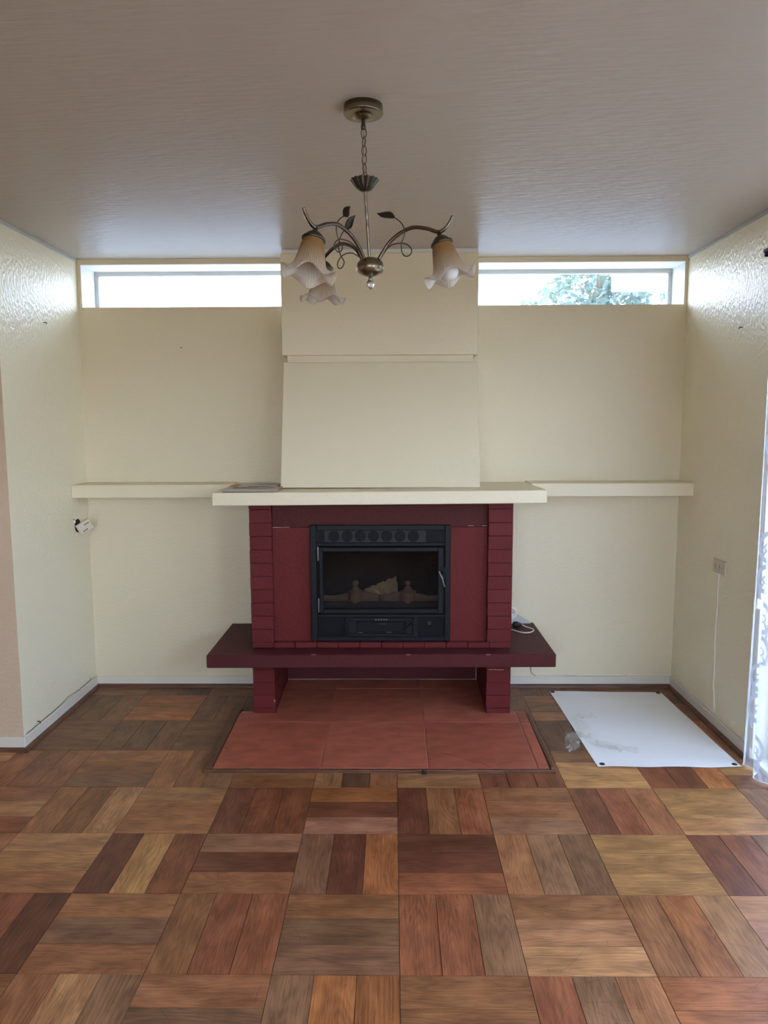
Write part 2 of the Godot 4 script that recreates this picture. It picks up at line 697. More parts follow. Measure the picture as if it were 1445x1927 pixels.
	quarter.call("trim_2", Vector3(0.583, -0.004, 0.012), Vector3(XR - 0.012, -0.004, 0.012), Vector3(0, 0, 1), "dark wooden quarter round at the foot of the back wall, right part")
	quarter.call("trim_3", Vector3(XL + 0.012, -0.004, 0.012), Vector3(XL + 0.012, -0.004, 0.883), Vector3(1, 0, 0), "dark wooden quarter round along the left side wall")
	quarter.call("trim_4", Vector3(-4.3, -0.004, 0.866), Vector3(XL + 0.0285, -0.004, 0.866), Vector3(0, 0, 1), "dark wooden quarter round under the beige wall strip")
	quarter.call("trim_5", Vector3(XR - 0.012, -0.004, 0.012), Vector3(XR - 0.012, -0.004, w0), Vector3(-1, 0, 0), "dark wooden quarter round along the right wall")
	# grey shadow-gap strips where the side walls meet the ceiling
	struct("trim_6", box(Vector3(XL, H - 0.016, 0.0), Vector3(XL + 0.006, H, 0.849), 0.001), M.frame, "grey gap strip between left wall and ceiling", "trim")
	struct("trim_7", box(Vector3(XR - 0.006, H - 0.016, 0.0), Vector3(XR, H, 3.4), 0.001), M.frame, "grey gap strip between right wall and ceiling", "trim")
	struct("trim_8", box(Vector3(XL, H - 0.007, 0.0), Vector3(XR, H, 0.005), 0.001), M.hood, "thin cream strip between back wall and ceiling", "trim")


func slot_window(called: String, x0: float, x1: float, label: String, _ends: Array) -> void:
	var w := Node3D.new()
	w.name = numbered(called)
	add_child(w)
	w.set_meta("kind", "structure")
	tag(w, label, "window")
	var z0 := -0.215
	var z1 := -0.185
	obj("frame_rail", box(Vector3(x0, 2.348, z0), Vector3(x1, 2.374, z1), 0.003), M.frame, w)
	obj("frame_rail", box(Vector3(x0, 2.145, z0), Vector3(x1, 2.165, z1), 0.003), M.frame, w)
	obj("frame_post", box(Vector3(x0, 2.165, z0), Vector3(x0 + 0.024, 2.348, z1), 0.003), M.frame, w)
	obj("frame_post", box(Vector3(x1 - 0.024, 2.165, z0), Vector3(x1, 2.348, z1), 0.003), M.frame, w)
	obj("reveal", box(Vector3(x0, 2.3715, z1), Vector3(x1, 2.3740, -0.001), 0.0), M.reveal, w)
	obj("reveal", box(Vector3(x0, 2.1440, z1), Vector3(x1, 2.1465, -0.001), 0.0), M.reveal, w)
	obj("reveal", box(Vector3(x0 - 0.001, 2.1465, z1), Vector3(x0 + 0.0015, 2.3715, -0.001), 0.0), M.reveal, w)
	obj("reveal", box(Vector3(x1 - 0.0015, 2.1465, z1), Vector3(x1 + 0.001, 2.3715, -0.001), 0.0), M.reveal, w)
	obj("pane", box(Vector3(x0 + 0.02, 2.16, -0.202), Vector3(x1 - 0.02, 2.352, -0.198), 0.0), M.glass, w)


# ------------------------------------------------------------------ parquet: squares of three strips, turned alternately
func parquet() -> void:
	var floor_node := get_node("floor")
	var tones := {
		"-5,0": "mlr", "-4,0": "mml", "-3,0": "lmm", "-2,0": "drr", "-1,0": "odp", "0,0": "dmr", "1,0": "mmp", "2,0": "drm", "3,0": "yyy", "4,0": "grp",
		"-5,1": "rrm", "-4,1": "lym", "-3,1": "dyr", "-2,1": "pdm", "-1,1": "gdo", "0,1": "ddr", "1,1": "mgg", "2,1": "yyy", "3,1": "drg", "4,1": "mlm",
		"-5,2": "mmm", "-4,2": "drd", "-3,2": "mgm", "-2,2": "mrr", "-1,2": "mgg", "0,2": "rrg", "1,2": "mll", "2,2": "mol", "3,2": "lpl", "4,2": "ppp",
		"-4,3": "mmm", "-3,3": "mlg", "-2,3": "mgm", "-1,3": "goo", "0,3": "mmo", "1,3": "rgm", "2,3": "oom", "3,3": "ooo",
		"-5,-1": "mmm", "-4,-1": "mmg", "-3,-1": "mmg", "-2,-1": "omm", "-1,-1": "lkm", "0,-1": "mml", "1,-1": "drr", "2,-1": "nyy", "3,-1": "rdo", "4,-1": "nyn",
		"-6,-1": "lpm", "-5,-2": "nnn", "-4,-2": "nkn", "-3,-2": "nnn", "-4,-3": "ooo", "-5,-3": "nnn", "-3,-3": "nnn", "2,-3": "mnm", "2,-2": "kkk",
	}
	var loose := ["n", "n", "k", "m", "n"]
	var near := ["m", "l", "o", "r", "g"]
	var far := mb()
	for j in range(-4, 15):
		for i in range(-12, 5):
			var x0 := i * TILE
			var z0 := ROW0 + j * TILE
			var x1 := minf(x0 + TILE, XR)
			if x0 >= XR - 0.01 or z0 + TILE < 0.02 or (x0 + TILE < XL and z0 + TILE < 0.86) or x0 < -4.3:
				continue
			var upright := posmod(i + j, 2) == 0
			var set_tones: String = tones.get("%d,%d" % [i, j], "")
			var seen := j <= 4 and i >= -6
			for k in 3:
				var lo := Vector3(x0, -0.010, z0)
				var hi := Vector3(x1, 0.0, z0 + TILE)
				if upright:
					lo.x = x0 + TILE * k / 3.0
					hi.x = minf(x0 + TILE * (k + 1) / 3.0, XR)
				else:
					lo.z = z0 + TILE * k / 3.0
					hi.z = z0 + TILE * (k + 1) / 3.0
				lo.z = maxf(lo.z, 0.0)
				if lo.x < XL and lo.z < 0.854:
					if hi.x > XL + 0.012:
						lo.x = XL
					else:
						lo.z = 0.854
				if hi.x - lo.x < 0.012 or hi.z - lo.z < 0.012:
					continue
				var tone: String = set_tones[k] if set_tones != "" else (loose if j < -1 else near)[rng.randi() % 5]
				var lift := rng.randf_range(-0.0006, 0.0002)
				hi.y += lift
				var g := 0.0008
				lo += Vector3(g, 0, g)
				hi -= Vector3(g, 0, g)
				UVA = 2 if upright else 0
				UVO = Vector2(rng.randf() * 0.97 - (lo.z if upright else lo.x), rng.randf() * 0.54 - (lo.x if upright else lo.z))
				# the hearth hides what lies wholly below it
				if lo.x > -0.80 and hi.x < 0.64 and lo.z > 0.46 and hi.z < 1.05:
					continue
				if seen:
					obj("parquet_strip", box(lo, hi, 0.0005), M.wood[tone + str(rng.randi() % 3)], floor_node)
				else:
					add_box(far, lo, hi, 0.0008)
	UVA = 0
	UVO = Vector2.ZERO
	var rest := obj("parquet_field", far, M.wood["m1"], floor_node)
	rest.set_meta("kind", "stuff")


# ------------------------------------------------------------------ outside
func outside() -> void:
	struct("ground", box(Vector3(-30, -0.6, -40), Vector3(40, -0.45, 30), 0.0), M.lawn, "garden lawn outside the windows", "ground")
	var gw := thing("garden_wall", "grey garden wall beyond the lace curtain", "garden wall", Vector3(6.0, -0.45, 0.0))
	obj("masonry", box(Vector3(0, 0, -6), Vector3(0.2, 2.5, 9.0), 0.01), M.wall_out, gw)
	obj("coping", box(Vector3(-0.05, 2.5, -6), Vector3(0.25, 2.58, 9.0), 0.01), M.frame, gw)
	var bw := thing("garden_wall", "low shaded wall at the back of the garden outside the slot windows", "garden wall", Vector3(0.0, -0.45, -5.2))
	obj("masonry", box(Vector3(-9, 0, 0), Vector3(9, 2.55, 0.2), 0.01), M.render, bw)
	var eave := thing("roof_eave", "white painted eave outside the right slot window", "eave", Vector3(1.63, 2.49, -1.7))
	obj("fascia", box(Vector3(0, 0, 0.1), Vector3(4.0, 0.7, 0.3), 0.004), M.render, eave)
	for k in 3:
		var at := [Vector3(3.15, -0.45, -7.6), Vector3(5.7, -0.45, -9.6), Vector3(3.5, -0.45, -11.8)][k] as Vector3
		var label := ["leafy green tree outside the right slot window, middle of the pane", "leafy green tree outside behind the white eave", "paler leafy tree farther off outside the right slot window"][k] as String
		var t := thing("tree", label, "tree", at, "trees outside the right window")
		var tr := mb()
		tube(tr, curve([Vector3(0, 0, 0), Vector3(0.05, 1.2, 0), Vector3(-0.05, 2.4, 0.05), Vector3(0.05, 4.4, 0)]), 0.09, 8)
		obj("trunk", tr, M.bark, t)
		var br := mb()
		for n in 9:
			var a := n * 2.4
			var y := 2.2 + 0.24 * n
			tube(br, [Vector3(0, y, 0), Vector3(cos(a) * 0.5, y + 0.35, sin(a) * 0.5), Vector3(cos(a) * 0.9, y + 0.5, sin(a) * 0.9)], [0.04, 0.025, 0.012], 5)
		obj("branches", br, M.bark, t)
		var lv := mb()
		for n in 2600:
			var p := Vector3(rng.randfn(), rng.randfn(), rng.randfn())
			p = p.normalized() * pow(rng.randf(), 0.45) * Vector3(1.15, 1.25, 1.1)
			var lump := 0.75 + 0.25 * sin(p.x * 5.0 + k) * cos(p.y * 6.0) 
			p = p * lump * 1.15 + Vector3(0, 3.75, 0)
			var q := Basis.from_euler(Vector3(rng.randf() * TAU, rng.randf() * TAU, rng.randf() * TAU))
			var s := rng.randf_range(0.05, 0.09)
			poly(lv, [p - q.x * s, p + q.z * s * 0.45, p + q.x * s, p - q.z * s * 0.45], q.y)
		var crown := obj("crown", lv, M.leaves, t)
		crown.set_meta("kind", "stuff")


# ------------------------------------------------------------------ hearth, bench, surround
func hearth_y(z: float) -> float:
	return 0.044 - 0.0274 * z


func hearth() -> void:
	var t := thing("hearth_slab", "low slab of large terracotta tiles on the floor before the fireplace", "hearth")
	var tilt := func(p): return Vector3(p.x, p.y + hearth_y(p.z), p.z)
	var st := mb()
	cbox(st, Vector3(-0.07, -0.021, 0.76), Vector3(1.46, 0.038, 0.608), 0.0, Transform3D(), tilt)
	cbox(st, Vector3(-0.079, -0.021, 0.233), Vector3(1.09, 0.038, 0.446), 0.0, Transform3D(), tilt)
	obj("mortar_bed", st, M.grout, t)
	var xs := [-0.806, -0.334, 0.137, 0.613, 0.664]
	var zs := [1.066, 0.592, 0.152, 0.012]
	for a in 3:
		for b in 4:
			var x0: float = xs[b]
			var x1: float = xs[b + 1]
			var z1: float = zs[a]
			var z0: float = zs[a + 1]
			if b == 3 and a > 0:
				if a == 2:
					continue
				z0 = 0.472
			var pieces := [[x0, x1, z0, z1]]
			if a == 1 and b == 0:
				pieces = [[x0, x1, 0.486, z1], [-0.622, x1, z0, 0.486]]
			elif a == 1 and b == 2:
				pieces = [[x0, x1, 0.486, z1], [x0, 0.464, z0, 0.486]]
			elif a == 2 and b == 0:
				pieces = [[-0.622, x1, z0, z1]]
			elif a == 2 and b == 2:
				pieces = [[x0, 0.464, z0, z1]]
			st = mb()
			UVO = Vector2(a * 0.37, b * 0.71)
			for n in pieces.size():
				var p: Array = pieces[n]
				var e0: float = p[2] + (0.002 if n == pieces.size() - 1 else 0.0)
				var e1: float = p[3] - (0.002 if n == 0 else 0.0)
				cbox(st, Vector3((p[0] + p[1]) / 2.0, -0.003 + 0.0006 * ((a + b) % 2), (e0 + e1) / 2.0), Vector3(p[1] - p[0] - 0.004, 0.008, e1 - e0), 0.0012 if pieces.size() == 1 else 0.0, Transform3D(), tilt)
			obj("tile", st, M.tile[(a + b * 2) % 3], t)
	UVO = Vector2.ZERO
	# wooden edge strips
	UVA = 0
	obj("edge_strip", box(Vector3(-0.842, -0.004, 1.066), Vector3(0.688, 0.014, 1.080), 0.004), M.trim, t)
	UVA = 2
	obj("edge_strip", box(Vector3(-0.842, -0.004, 0.40), Vector3(-0.806, 0.022, 1.066), 0.006), M.trim, t)
	obj("edge_strip", box(Vector3(0.664, -0.004, 0.44), Vector3(0.688, 0.020, 1.066), 0.006), M.trim, t)
	UVA = 0
	# fine cracks in the tiles
	var crack := func(pts):
		var path := []
		for q in pts:
			path.append(Vector3(q[0], hearth_y(q[1]) + 0.0010, q[1]))
		var s := mb()
		tube(s, path, 0.0009, 5)
		obj("crack", s, M.grout_dark, t)
	crack.call([[0.20, 0.92], [0.27, 0.955], [0.33, 1.005], [0.37, 1.012], [0.41, 1.06]])
	crack.call([[-0.06, 0.66], [-0.01, 0.70], [0.02, 0.69], [0.05, 0.73]])
	crack.call([[0.0, 0.64], [0.015, 0.70], [0.01, 0.76]])
	crack.call([[-0.22, 0.68], [-0.205, 0.72]])
	crack.call([[-0.30, 0.86], [-0.26, 0.90], [-0.25, 0.895]])
	crack.call([[-0.80, 0.86], [-0.77, 0.90]])

	var b := thing("fireplace_bench", "wide dark red slab bench projecting at the foot of the fireplace", "bench")
	st = mb()
	cbox(st, Vector3(-0.0775, 0.3415, 0.296), Vector3(1.727, 0.067, 0.592), 0.004, Transform3D(), func(p): return p + Vector3(0, 0.003 * p.x, 0))
	obj("slab", st, M.red_dark, b)
	for x in [-0.42, 0.05, 0.44]:
		obj("paint_chip", box(Vector3(x, 0.374, 0.5905), Vector3(x + 0.02 + 0.01 * absf(x), 0.3755, 0.5930), 0.0004), M.chip, b)


func surround() -> void:
	var t := thing("fireplace_surround", "dark red painted brick fireplace surround carrying the cream mantel", "fireplace")
	# the plastered field between the pillars, with the opening for the stove
	var x0 := -0.622
	var x1 := 0.459
	var zf := 0.455
	var st := mb()
	obj("panel", box(Vector3(x0, 0.403, 0.30), Vector3(-0.428, 0.99, zf), 0.001), M.red, t)
	obj("panel", box(Vector3(0.270, 0.403, 0.30), Vector3(x1, 0.99, zf), 0.001), M.red, t)
	obj("lintel", box(Vector3(x0, 0.991, 0.10), Vector3(x1, 1.118, zf + 0.002), 0.002), M.soot, t)
	obj("back", box(Vector3(x0, 0.375, 0.002), Vector3(x1, 1.118, 0.05), 0.0), M.red_dark, t)
	obj("lower_back", box(Vector3(x0, 0.046, 0.002), Vector3(x1, 0.3065, 0.010), 0.0), M.red_dark, t)
	# brick pillars, header faces towards the room
	var course := 0.0680
	for side in 2:
		var a: float = [-0.733, 0.459][side]
		var b: float = [-0.622, 0.581][side]
		obj("pillar_core", box(Vector3(a + 0.004, 0.377, 0.002), Vector3(b - 0.002, 1.118, 0.30), 0.001), M.red, t)
		obj("pillar_core", box(Vector3(a + 0.004, 0.0, 0.002), Vector3(b - 0.002, 0.3075, 0.30), 0.001), M.red, t)
		var y := 0.405
		while y < 1.11:
			var y1 := minf(y + course, 1.118)
			brick(t, a, b, y, y1)
			y = y1
		for q in [[0.0, 0.058], [0.058, 0.126], [0.126, 0.194], [0.194, 0.262], [0.262, 0.3075]]:
			brick(t, a, b, q[0], q[1])
	# the course on edge under the stove and the pillars
	var edge := -0.733
	var n := 0
	while edge < 0.575:
		var w := 0.109 if n in [0, 11] else 0.1095
		var to := minf(edge + w, 0.581)
		obj("brick", box(Vector3(edge + 0.0008, 0.3755, 0.33), Vector3(to - 0.0008, 0.4045, 0.4865 + rng.randf_range(-0.002, 0.0)), 0.003), M.red_brick[n % 3], t)
		edge = to
		n += 1
	# chips in the paint
	for q in [[-0.655, 0.9868, 0.05], [-0.60, 0.9872, 0.035], [0.33, 0.994, 0.03], [0.40, 0.994, 0.028]]:
		var c := mb()
		tube(c, [Vector3(q[0] + 0.03, q[1] + 0.003, zf + 0.0022), Vector3(q[0] + 0.03 + q[2] * 0.5, q[1] + 0.0045, zf + 0.0022), Vector3(q[0] + 0.03 + q[2], q[1] + 0.003, zf + 0.0022)], 0.0011, 5)
		obj("paint_chip", c, M.chip, t)
	var c2 := mb()
	tube(c2, [Vector3(0.47, 0.262, 0.4855), Vector3(0.495, 0.2635, 0.4855), Vector3(0.515, 0.261, 0.4855), Vector3(0.545, 0.262, 0.4855)], 0.0012, 5)
	obj("paint_chip", c2, M.chip, t)
	c2 = mb()
	tube(c2, [Vector3(-0.630, 0.10, 0.4855), Vector3(-0.625, 0.103, 0.4855), Vector3(-0.624, 0.09, 0.4855)], 0.0016, 5)
	obj("paint_chip", c2, M.chip, t)

	# cream mantel; its front edge sags a little to the left
	var mt := thing("mantel_shelf", "thick cream mantel slab across the top of the fireplace", "mantel")
	st = mb()
	cbox(st, Vector3(-0.082, 1.1515, 0.3075), Vector3(1.603, 0.063, 0.615), 0.003, Transform3D(), func(p): return p + Vector3(0, 0.006 * p.x * p.z / 0.615 + 0.003 * p.z, 0))
	obj("slab", st, M.hood, mt)


func brick(t: Node3D, a: float, b: float, y0: float, y1: float) -> void:
	var j := rng.randf_range(-0.0015, 0.0012)
	obj("brick", box(Vector3(a + j, y0 + 0.0006, 0.30), Vector3(b, y1 - 0.0006, 0.4855 + j), 0.0016), M.red_brick[rng.randi() % 3], t)


# ------------------------------------------------------------------ chimney and shelves
func shelves() -> void:
	var c := thing("chimney_breast", "cream chimney hood rising from the mantel to the ceiling", "chimney hood")
	var st := mb()
	# lower hood leans back
	var lean := func(p): return Vector3(p.x, p.y, p.z - (p.y - 1.183) / 0.644 * 0.19 if p.z > 0.2 else p.z)
	cbox(st, Vector3(-0.0800, 1.5055, 0.2005), Vector3(1.011, 0.641, 0.399), 0.002, Transform3D(), lean)
	obj("lower_hood", st, M.hood, c)
	obj("neck", box(Vector3(-0.568, 1.826, 0.0), Vector3(0.407, 1.864, 0.186), 0.001), M.hood, c)
	obj("upper_hood", box(Vector3(-0.593, 1.8635, 0.0), Vector3(0.4285, 2.378, 0.208), 0.002), M.hood, c)
	obj("top_strip", box(Vector3(-0.588, 2.378, 0.0), Vector3(0.425, H, 0.196), 0.001), M.plain_white, c)
	for side in 2:
		var a: float = [XL, 0.30][side]
		var b: float = [-0.40, XR][side]
		var label := ["long cream wall shelf left of the chimney hood", "long cream wall shelf right of the chimney hood"][side] as String
		var y0 := [1.1165, 1.1185][side] as float
		var s := thing("wall_shelf", label, "shelf", Vector3.ZERO, "cream wall shelves")
		# notched round the mantel slab
		var lo := Vector3(a, y0, 0.0)
		var hi := Vector3(b, y0 + 0.071, 0.207)
		if side == 0:
			hi.x = -0.885
		else:
			lo.x = 0.721
		obj("board", box(lo, hi, 0.003), M.hood, s)
	# paper things left on the mantel
	var m0 := Vector3(-0.70, 1.1818, 0.55)
	var w := thing("booklet", "white paper booklet with dark edge lying on the mantel, lowest of the pile", "booklet", m0, "papers on the mantel")
	obj("pages", box(Vector3(-0.135, 0, -0.10), Vector3(0.118, 0.0035, 0.045), 0.0008), M.gloss_pale, w)
	obj("cover", box(Vector3(-0.137, 0.0, -0.10), Vector3(0.12, 0.0025, 0.0485), 0.0004), M.gloss_dark, w)
	w = thing("folder", "brown cardboard folder lying on the white booklet on the mantel", "folder", m0 + Vector3(0.005, 0.004, -0.12), "papers on the mantel")
	st = mb()
	cbox(st, Vector3(-0.01, 0.0055, -0.06), Vector3(0.26, 0.003, 0.19), 0.001, Transform3D(), func(p): return p + Vector3(0, 0.05 * maxf(0.0, -p.x - 0.06), 0))
	obj("cover", st, M.card, w)
	st = mb()
	cbox(st, Vector3(0.0, 0.002, -0.06), Vector3(0.24, 0.004, 0.185), 0.001)
	obj("pages", st, M.card, w)
	w = thing("brochure", "dark glossy brochure lying on the brown folder beside the chimney hood", "brochure", m0 + Vector3(0.005, 0.0115, -0.14), "papers on the mantel")
	st = mb()
	var bend := func(p): return p + Vector3(0, 0.004 * sin((p.x + 0.1) * 15.0), 0)
	for k in 4:
		cbox(st, Vector3(-0.075 + k * 0.05, 0.0048, -0.04), Vector3(0.05, 0.002, 0.15), 0.0, Transform3D(Basis(Vector3.UP, 0.12), Vector3.ZERO), bend)
	obj("cover", st, M.gloss_dark, w)
	st = mb()
	for k in 4:
		cbox(st, Vector3(-0.07 + k * 0.048, 0.0028, -0.03), Vector3(0.048, 0.0016, 0.15), 0.0, Transform3D(Basis(Vector3.UP, 0.02), Vector3.ZERO), bend)
	obj("pages", st, M.gloss_pale, w)


# ------------------------------------------------------------------ the stove insert
func stove() -> void:
	var t := thing("stove_insert", "black cast iron wood stove insert with a glass door", "stove")
	var x0 := -0.4305
	var x1 := 0.2725
	var y0 := 0.411
	var y1 := 1.0045
	var zf := 0.482
	var zb := 0.46
	var st := mb()
	add_box(st, Vector3(x0, y0, zb), Vector3(-0.398, y1, zf), 0.003)
	add_box(st, Vector3(0.2435, y0, zb), Vector3(x1, y1, zf), 0.003)
	add_box(st, Vector3(-0.398, 0.978, zb), Vector3(0.2435, y1, zf), 0.003)
	add_box(st, Vector3(-0.398, 0.899, zb), Vector3(0.2435, 0.915, zf), 0.002)
	add_box(st, Vector3(-0.398, 0.535, zb), Vector3(0.2435, 0.550, zf), 0.002)
	add_box(st, Vector3(-0.398, y0, zb), Vector3(0.2435, 0.432, zf), 0.002)
	obj("frame", st, M.iron, t)
	# upper vent: a plate with round openings behind perforated metal
	obj("vent_plate", box(Vector3(-0.398, 0.913, 0.452), Vector3(0.2435, 0.980, 0.460), 0.0), M.vent, t)
	for k in 7:
		st = mb()
		lathe(st, [[0.0, 0.0], [0.0285, 0.0], [0.0285, 0.003], [0.0, 0.003]], 24, Transform3D(Basis(Vector3.RIGHT, PI / 2), Vector3(-0.313 + k * 0.0665, 0.946, 0.4605)))
		obj("vent_opening", st, M.void, t)
	obj("vent_opening", box(Vector3(-0.394, 0.916, 0.4602), Vector3(-0.361, 0.977, 0.463), 0.0), M.void, t)
	obj("vent_opening", box(Vector3(0.150, 0.916, 0.4602), Vector3(0.240, 0.977, 0.463), 0.0), M.void, t)
	obj("perforated_panel", box(Vector3(-0.398, 0.914, 0.470), Vector3(0.2435, 0.979, 0.4712), 0.0), M.holes, t)
	# lower vents
	for q in [[-0.396, -0.262], [0.110, 0.242]]:
		obj("vent_back", box(Vector3(q[0], 0.430, 0.452), Vector3(q[1], 0.537, 0.458), 0.0), M.void, t)
		obj("perforated_panel", box(Vector3(q[0], 0.430, 0.474), Vector3(q[1], 0.537, 0.4752), 0.0), M.holes, t)
	var ring := mb()
	lathe(ring, [[0.006, 0], [0.008, 0], [0.008, 0.002], [0.006, 0.002], [0.006, 0]], 20, Transform3D(Basis(Vector3.RIGHT, PI / 2), Vector3(0.168, 0.503, 0.4752)))
	obj("screw_ring", ring, M.iron_edge, t)
	# ash door
	var ash := part("ash_door", t)
	st = mb()
	add_box(st, Vector3(-0.262, 0.430, 0.455), Vector3(0.110, 0.536, 0.478), 0.002)
	obj("back_plate", st, M.iron, ash)
	st = mb()
	add_box(st, Vector3(-0.242, 0.518, 0.478), Vector3(0.082, 0.532, 0.490), 0.002)
	add_box(st, Vector3(-0.242, 0.440, 0.478), Vector3(0.082, 0.452, 0.490), 0.002)
	add_box(st, Vector3(-0.242, 0.452, 0.478), Vector3(-0.204, 0.518, 0.488), 0.002)
	add_box(st, Vector3(0.046, 0.452, 0.478), Vector3(0.082, 0.518, 0.488), 0.002)
	obj("door_frame", st, M.iron, ash)
	obj("door_plate", box(Vector3(-0.198, 0.458, 0.478), Vector3(0.040, 0.512, 0.484), 0.003), M.iron_dark, ash)
	obj("worn_edge", box(Vector3(-0.197, 0.4545, 0.484), Vector3(-0.170, 0.4575, 0.4865), 0.001), M.iron_edge, ash)
	obj("worn_edge", box(Vector3(-0.050, 0.4555, 0.484), Vector3(-0.022, 0.4590, 0.4865), 0.001), M.iron_edge, ash)
	obj("worn_edge", box(Vector3(-0.088, 0.5000, 0.484), Vector3(-0.048, 0.5015, 0.4850), 0.0005), M.iron_edge, ash)
	st = mb()
	tube(st, [Vector3(0.072, 0.502, 0.488), Vector3(0.072, 0.502, 0.506)], 0.006, 10)
	tube(st, curve([Vector3(0.074, 0.503, 0.504), Vector3(0.062, 0.494, 0.510), Vector3(0.044, 0.480, 0.512), Vector3(0.036, 0.474, 0.510)]), 0.0055, 8)
	obj("handle", st, M.iron, ash)
	st = mb()
	add_box(st, Vector3(0.083, 0.440, 0.478), Vector3(0.090, 0.532, 0.493), 0.002)
	obj("latch_bar", st, M.iron, ash)
	for y in [0.516, 0.455]:
		var hg := mb()
		tube(hg, [Vector3(-0.250, y - 0.012, 0.486), Vector3(-0.250, y + 0.012, 0.486)], 0.006, 10)
		obj("hinge", hg, M.iron, ash)
	st = mb()
	for k in 5:
		lathe(st, [[0.0, 0.0015], [0.0042, 0.0012], [0.0048, 0.0]], 12, Transform3D(Basis(Vector3.RIGHT, PI / 2), Vector3(-0.103 + k * 0.0135, 0.525, 0.4898)))
	obj("embossed_mark", st, M.vent, ash)

	# glass door
	var d := part("door", t)
	var dx0 := -0.386
	var dx1 := 0.236
	var dy0 := 0.556
	var dy1 := 0.893
	st = mb()
	add_box(st, Vector3(dx0, dy0, 0.464), Vector3(-0.368, dy1, 0.492), 0.003)
	add_box(st, Vector3(0.209, dy0, 0.464), Vector3(dx1, dy1, 0.492), 0.003)
	add_box(st, Vector3(-0.368, 0.872, 0.464), Vector3(0.209, dy1, 0.492), 0.003)
	add_box(st, Vector3(-0.368, dy0, 0.464), Vector3(0.209, 0.579, 0.492), 0.003)
	obj("door_frame", st, M.iron, d)
	obj("pane", box(Vector3(-0.369, 0.578, 0.470), Vector3(0.210, 0.873, 0.474), 0.0), M.smoked, d)
	st = mb()
	tube(st, [Vector3(dx1 - 0.004, 0.770, 0.492), Vector3(dx1 - 0.004, 0.770, 0.512)], 0.007, 10)
	add_box(st, Vector3(dx1 - 0.008, 0.735, 0.492), Vector3(dx1 + 0.008, 0.795, 0.497), 0.001)
	obj("handle_mount", st, M.iron_dark, d)
	st = mb()
	tube(st, [Vector3(dx1 - 0.024, 0.776, 0.514), Vector3(dx1 - 0.008, 0.742, 0.520), Vector3(dx1 + 0.004, 0.698, 0.520)], [0.0042, 0.005, 0.0045], 8)
	obj("handle", st, M.iron_edge, d)
	for y in [0.862, 0.598]:
		st = mb()
		tube(st, [Vector3(dx0 - 0.005, y - 0.035, 0.490), Vector3(dx0 - 0.005, y + 0.035, 0.490)], 0.0045, 10)
		obj("hinge", st, M.iron_edge, d)

	# fire chamber
	st = mb()
	add_box(st, Vector3(-0.41, 0.545, 0.10), Vector3(0.255, 0.905, 0.115), 0.0)
	add_box(st, Vector3(-0.41, 0.545, 0.115), Vector3(-0.395, 0.905, 0.459), 0.0)
	add_box(st, Vector3(0.240, 0.545, 0.115), Vector3(0.255, 0.905, 0.459), 0.0)
	add_box(st, Vector3(-0.395, 0.535, 0.115), Vector3(0.240, 0.551, 0.459), 0.0)
	add_box(st, Vector3(-0.395, 0.897, 0.115), Vector3(0.240, 0.905, 0.459), 0.0)
	obj("fire_chamber", st, M.chamber, t)
	obj("log_lip", box(Vector3(-0.392, 0.551, 0.36), Vector3(0.237, 0.588, 0.372), 0.002), M.chamber, t)

	# the cast log retainer with two knobbed posts, behind the glass
	var a := thing("log_retainer", "rusty cast iron log retainer with two round knobs behind the stove glass", "fireguard", Vector3(-0.0760, 0.551, 0.33))
	st = mb()
	var top := [[-0.31, 0.066], [-0.25, 0.062], [-0.17, 0.078], [-0.137, 0.088], [-0.08, 0.080], [-0.02, 0.066], [0.02, 0.066], [0.08, 0.080], [0.137, 0.088], [0.17, 0.078], [0.25, 0.062], [0.31, 0.066]]
	for k in top.size() - 1:
		var p: Array = top[k]
		var q: Array = top[k + 1]
		for z in [0.0, 0.014]:
			poly(st, [Vector3(p[0], 0.032, z), Vector3(q[0], 0.032, z), Vector3(q[0], q[1], z), Vector3(p[0], p[1], z)], Vector3(0, 0, 1 if z > 0 else -1))
		poly(st, [Vector3(p[0], p[1], 0), Vector3(q[0], q[1], 0), Vector3(q[0], q[1], 0.014), Vector3(p[0], p[1], 0.014)], Vector3.UP)
		poly(st, [Vector3(p[0], 0.032, 0), Vector3(q[0], 0.032, 0), Vector3(q[0], 0.032, 0.014), Vector3(p[0], 0.032, 0.014)], Vector3.DOWN)
	add_box(st, Vector3(-0.31, 0.036, 0.010), Vector3(0.31, 0.044, 0.019), 0.002)
	for s in [-1.0, 1.0]:
		add_box(st, Vector3(s * 0.31 - 0.006, 0.0, 0), Vector3(s * 0.31 + 0.006, 0.070, 0.016), 0.003)
	lathe(st, [[0.0, 0.0], [0.014, 0.002], [0.017, 0.015], [0.014, 0.030], [0.0, 0.034]], 16, Transform3D(Basis(), Vector3(0, 0.034, 0.012)))
	obj("bar", st, M.rust, a)
	for s in [-0.137, 0.137]:
		st = mb()
		lathe(st, [[0.0, 0.0], [0.026, 0.0], [0.036, 0.010], [0.0405, 0.032], [0.037, 0.052], [0.044, 0.062], [0.043, 0.067], [0.030, 0.072], [0.0195, 0.080], [0.0165, 0.088], [0.011, 0.093], [0.011, 0.097], [0.016, 0.104], [0.0178, 0.113], [0.014, 0.123], [0.0, 0.128]], 20, Transform3D(Basis(), Vector3(s, 0.018, 0.007)))
		obj("knob_post", st, M.rust, a)
	# crumpled newspaper
	var n := thing("crumpled_newspaper", "crumpled sheet of old paper lying behind the stove glass", "newspaper", Vector3(-0.085, 0.600, 0.255))
	st = mb()
	var g := []
